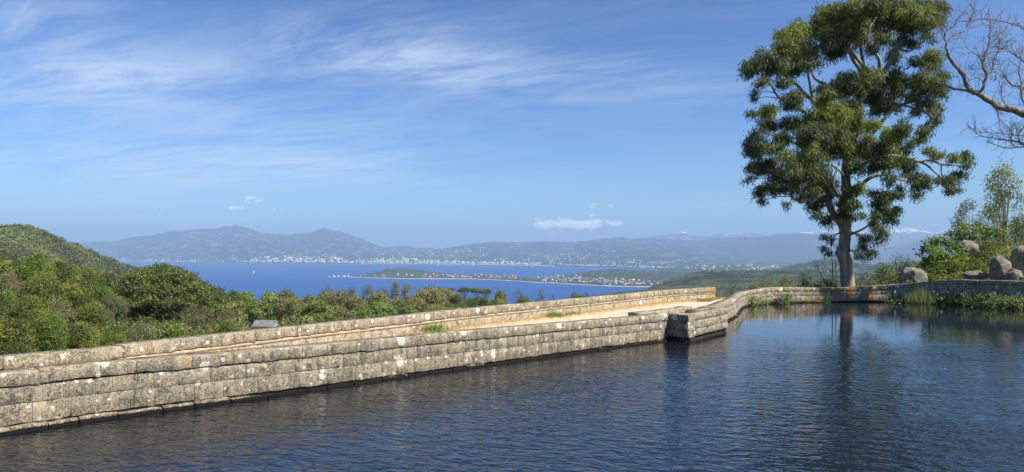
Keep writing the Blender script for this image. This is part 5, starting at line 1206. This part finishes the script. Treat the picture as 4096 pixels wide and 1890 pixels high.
# ------------------------------------------------------------------ the bare tree reaching in from the right
D1 = 41.0; db = Vector((32.6, 41.5, .6))
dead = empty('bare_tree', db, 'nearly leafless tree whose peeling limbs reach into the photo from the upper right', 'tree')
def PB(x, y, o=0): return P(x, y, D1+o)-db
BL = [[(4358, 1120, 0, 30), (4362, 900, 0, 27), (4340, 720, 0, 24), (4300, 600, 0, 22), (4240, 520, 0, 20), (4170, 480, 0, 18.5), (4096, 457, 0, 17), (4053, 441, 0, 15), (4003, 432, 0, 14), (3982, 423, 0, 13.5), (3942, 393, 0, 12), (3912, 376, 0, 11.5), (3887, 366, 0, 11), (3866, 338, 0, 9.5), (3851, 303, 0, 9), (3826, 267, 0, 8), (3801, 237, 0, 7.5), (3788, 202, 0, 5), (3783, 166, 0, 4), (3776, 131, 0, 3.4), (3758, 101, 0, 2), (3765, 60, 0, 1)],
 [(3887, 366, 0, 6), (3851, 362, .2, 5), (3816, 358, .3, 5), (3781, 343, .4, 4), (3755, 333, .5, 2.6), (3738, 313, .5, 2), (3745, 280, .5, 1)],
 [(3922, 371, 0, 7), (3932, 343, -.2, 6.5), (3945, 303, -.3, 6), (3935, 262, -.4, 5), (3937, 227, -.4, 4), (3950, 192, -.4, 3.4), (3957, 146, -.4, 2.3), (3960, 111, -.4, 1.3)],
 [(3945, 303, -.3, 4.5), (3970, 285, -.1, 4), (3975, 242, 0, 3), (3993, 202, .1, 2), (4000, 165, .1, 1)],
 [(3950, 192, -.4, 2.4), (3982, 156, -.3, 1.8), (4023, 136, -.2, 1)],
 [(3950, 270, -.3, 3), (3920, 232, .3, 2), (3885, 205, .4, 1)],
 [(3783, 166, 0, 3), (3816, 141, .2, 2.6), (3866, 121, .4, 2.4), (3912, 103, .5, 1.8), (3957, 103, .6, 1)],
 [(3866, 121, .4, 2), (3874, 91, .5, 1.9), (3890, 60, .5, 1.4), (3902, 30, .5, .9)],
 [(3874, 91, .5, 1.8), (3922, 76, .4, 1.8), (3962, 78, .2, 1.9), (4023, 91, 0, 2.2), (4073, 103, -.2, 2.6), (4096, 118, -.3, 3), (4180, 200, -.4, 5), (4240, 330, -.3, 9), (4250, 515, 0, 12)],
 [(3776, 131, 0, 1.8), (3815, 105, -.3, 1.6), (3830, 75, -.4, 1.2), (3860, 50, -.5, .8)],
 [(4240, 420, -.2, 7), (4150, 300, .5, 5), (4096, 247, .6, 4), (4073, 232, .6, 3.4), (4033, 202, .5, 2.4), (3973, 187, .4, 1.2)],
 [(4170, 470, 0, 6), (4130, 380, .3, 5), (4083, 348, .4, 4), (4053, 343, .5, 3.6), (4023, 313, .5, 3), (4008, 288, .5, 2)],
 [(4120, 460, -.2, 5), (4090, 400, -.4, 4), (4085, 330, -.5, 3), (4078, 270, -.5, 2), (4090, 190, -.5, 1.2)],
 [(4350, 800, 0, 12), (4230, 640, .5, 8), (4150, 585, .6, 6), (4096, 575, .7, 4), (4048, 565, .7, 3), (4000, 560, .7, 2.2), (3952, 548, .7, 1.8), (3922, 545, .7, 1.8), (3900, 528, .7, 1.3), (3877, 512, .7, 1)],
 [(4150, 585, .6, 5), (4096, 590, .4, 3), (4023, 592, .4, 2), (3952, 568, .4, 1)],
 [(4150, 575, .8, 4), (4096, 545, .9, 2.4), (4013, 537, 1, 1.6), (3927, 530, 1, .9)],
 [(4100, 585, .5, 3), (4078, 570, .3, 2.6), (4076, 535, .3, 2), (4096, 510, .2, 1.4)],
 [(4060, 590, .5, 2), (4042, 560, .4, 2), (4048, 510, .4, 1)],
 [(4040, 440, 0, 2.6), (4010, 400, .4, 2), (4006, 370, .5, 1.6), (4000, 340, .5, 1)],
 [(3985, 430, 0, 1.8), (3995, 470, 0, 1.2), (4010, 500, 0, .8)]]
mb = MB(); s1 = D1/F; gg = random.Random(11)
for i, l in enumerate(BL):
    sp = smooth_path(l, 3); pts = [PB(a[0], a[1], a[2]) for a in sp]; rad = [max(.011, a[3]*s1*.88) for a in sp]
    for p_ in pts[1:-1]: p_ += Vector((gg.gauss(0, .02), gg.gauss(0, .03), gg.gauss(0, .02)))
    if i == 0:
        tube(mb, pts, rad, 10, .5, .14, gg); mb.obj('trunk', M['deadwood'], dead, True); mb = MB(); 
    else: tube(mb, pts, rad, 6, .5, .08, gg)
    n = len(pts)
    for j in range(2 if i == 0 else 1, n):
        if i == 0 and j < 24: continue
        for k in range(3 if i else 2):
            if gg.random() < .38: continue
            a = pts[j].copy(); main = (pts[j]-pts[j-1]).normalized()
            dv = (main*.5+Vector((gg.gauss(0, .7), gg.gauss(0, .5), gg.gauss(.45, .6)))).normalized(); ln = gg.uniform(.35, 1.25); q_ = [a]
            for s in range(4): a = a+dv*ln/4; dv = (dv+Vector((gg.gauss(0, .22), gg.gauss(0, .2), gg.gauss(.05, .2)))).normalized(); q_.append(a.copy())
            tube(mb, q_, [.012, .010, .008, .006, .004], 4)
            for s in (1, 2, 3):
                if gg.random() < .7: b = q_[s]; tube(mb, [b, b+(dv+Vector((gg.gauss(0, .8), gg.gauss(0, .5), gg.gauss(.2, .6)))).normalized()*gg.uniform(.15, .5)], [.007, .004], 4)
mb.obj('branches', M['deadwood'], dead, True)
hc = []
for (x, y, rx_, ry_) in ((3885, 268, 22, 12), (3838, 305, 18, 16), (4008, 130, 20, 10), (4035, 180, 24, 14), (3990, 312, 22, 14), (3980, 240, 10, 16), (3960, 285, 12, 12), (4000, 330, 14, 8), (4085, 350, 10, 14)):
    c = PB(x, y, gg.uniform(-.3, .3)); hc.append((c.x, c.y, c.z, rx_*s1, rx_*s1, ry_*s1, .4))
mb = MB(); foliage(mb, hc, np.random.default_rng(8), 75, .12, 8, .2, .035, 1.4, shell=.3, low=-.9); mb.obj('leaf_sprays', M['euc'], dead)

# ------------------------------------------------------------------ haze over the bay
hm = bpy.data.materials.new('haze'); hm.use_nodes = True; ht = NT(hm.node_tree); ht.n.clear(); ho = ht.new('ShaderNodeOutputMaterial')
pv = ht.new('ShaderNodeVolumePrincipled'); pv.inputs['Color'].default_value = (.41, .66, 1, 1); pv.inputs['Density'].default_value = 6.8e-5; pv.inputs['Anisotropy'].default_value = 0.0
ht.l.new(pv.outputs[0], ho.inputs['Volume'])
mb = MB(); boxm(mb, -36000, 36000, -4000, 46000, SEA-8, 985)
haze = mb.obj('haze', hm); tag(haze, 'pale blue haze of the air over the bay', 'haze', kind='stuff')
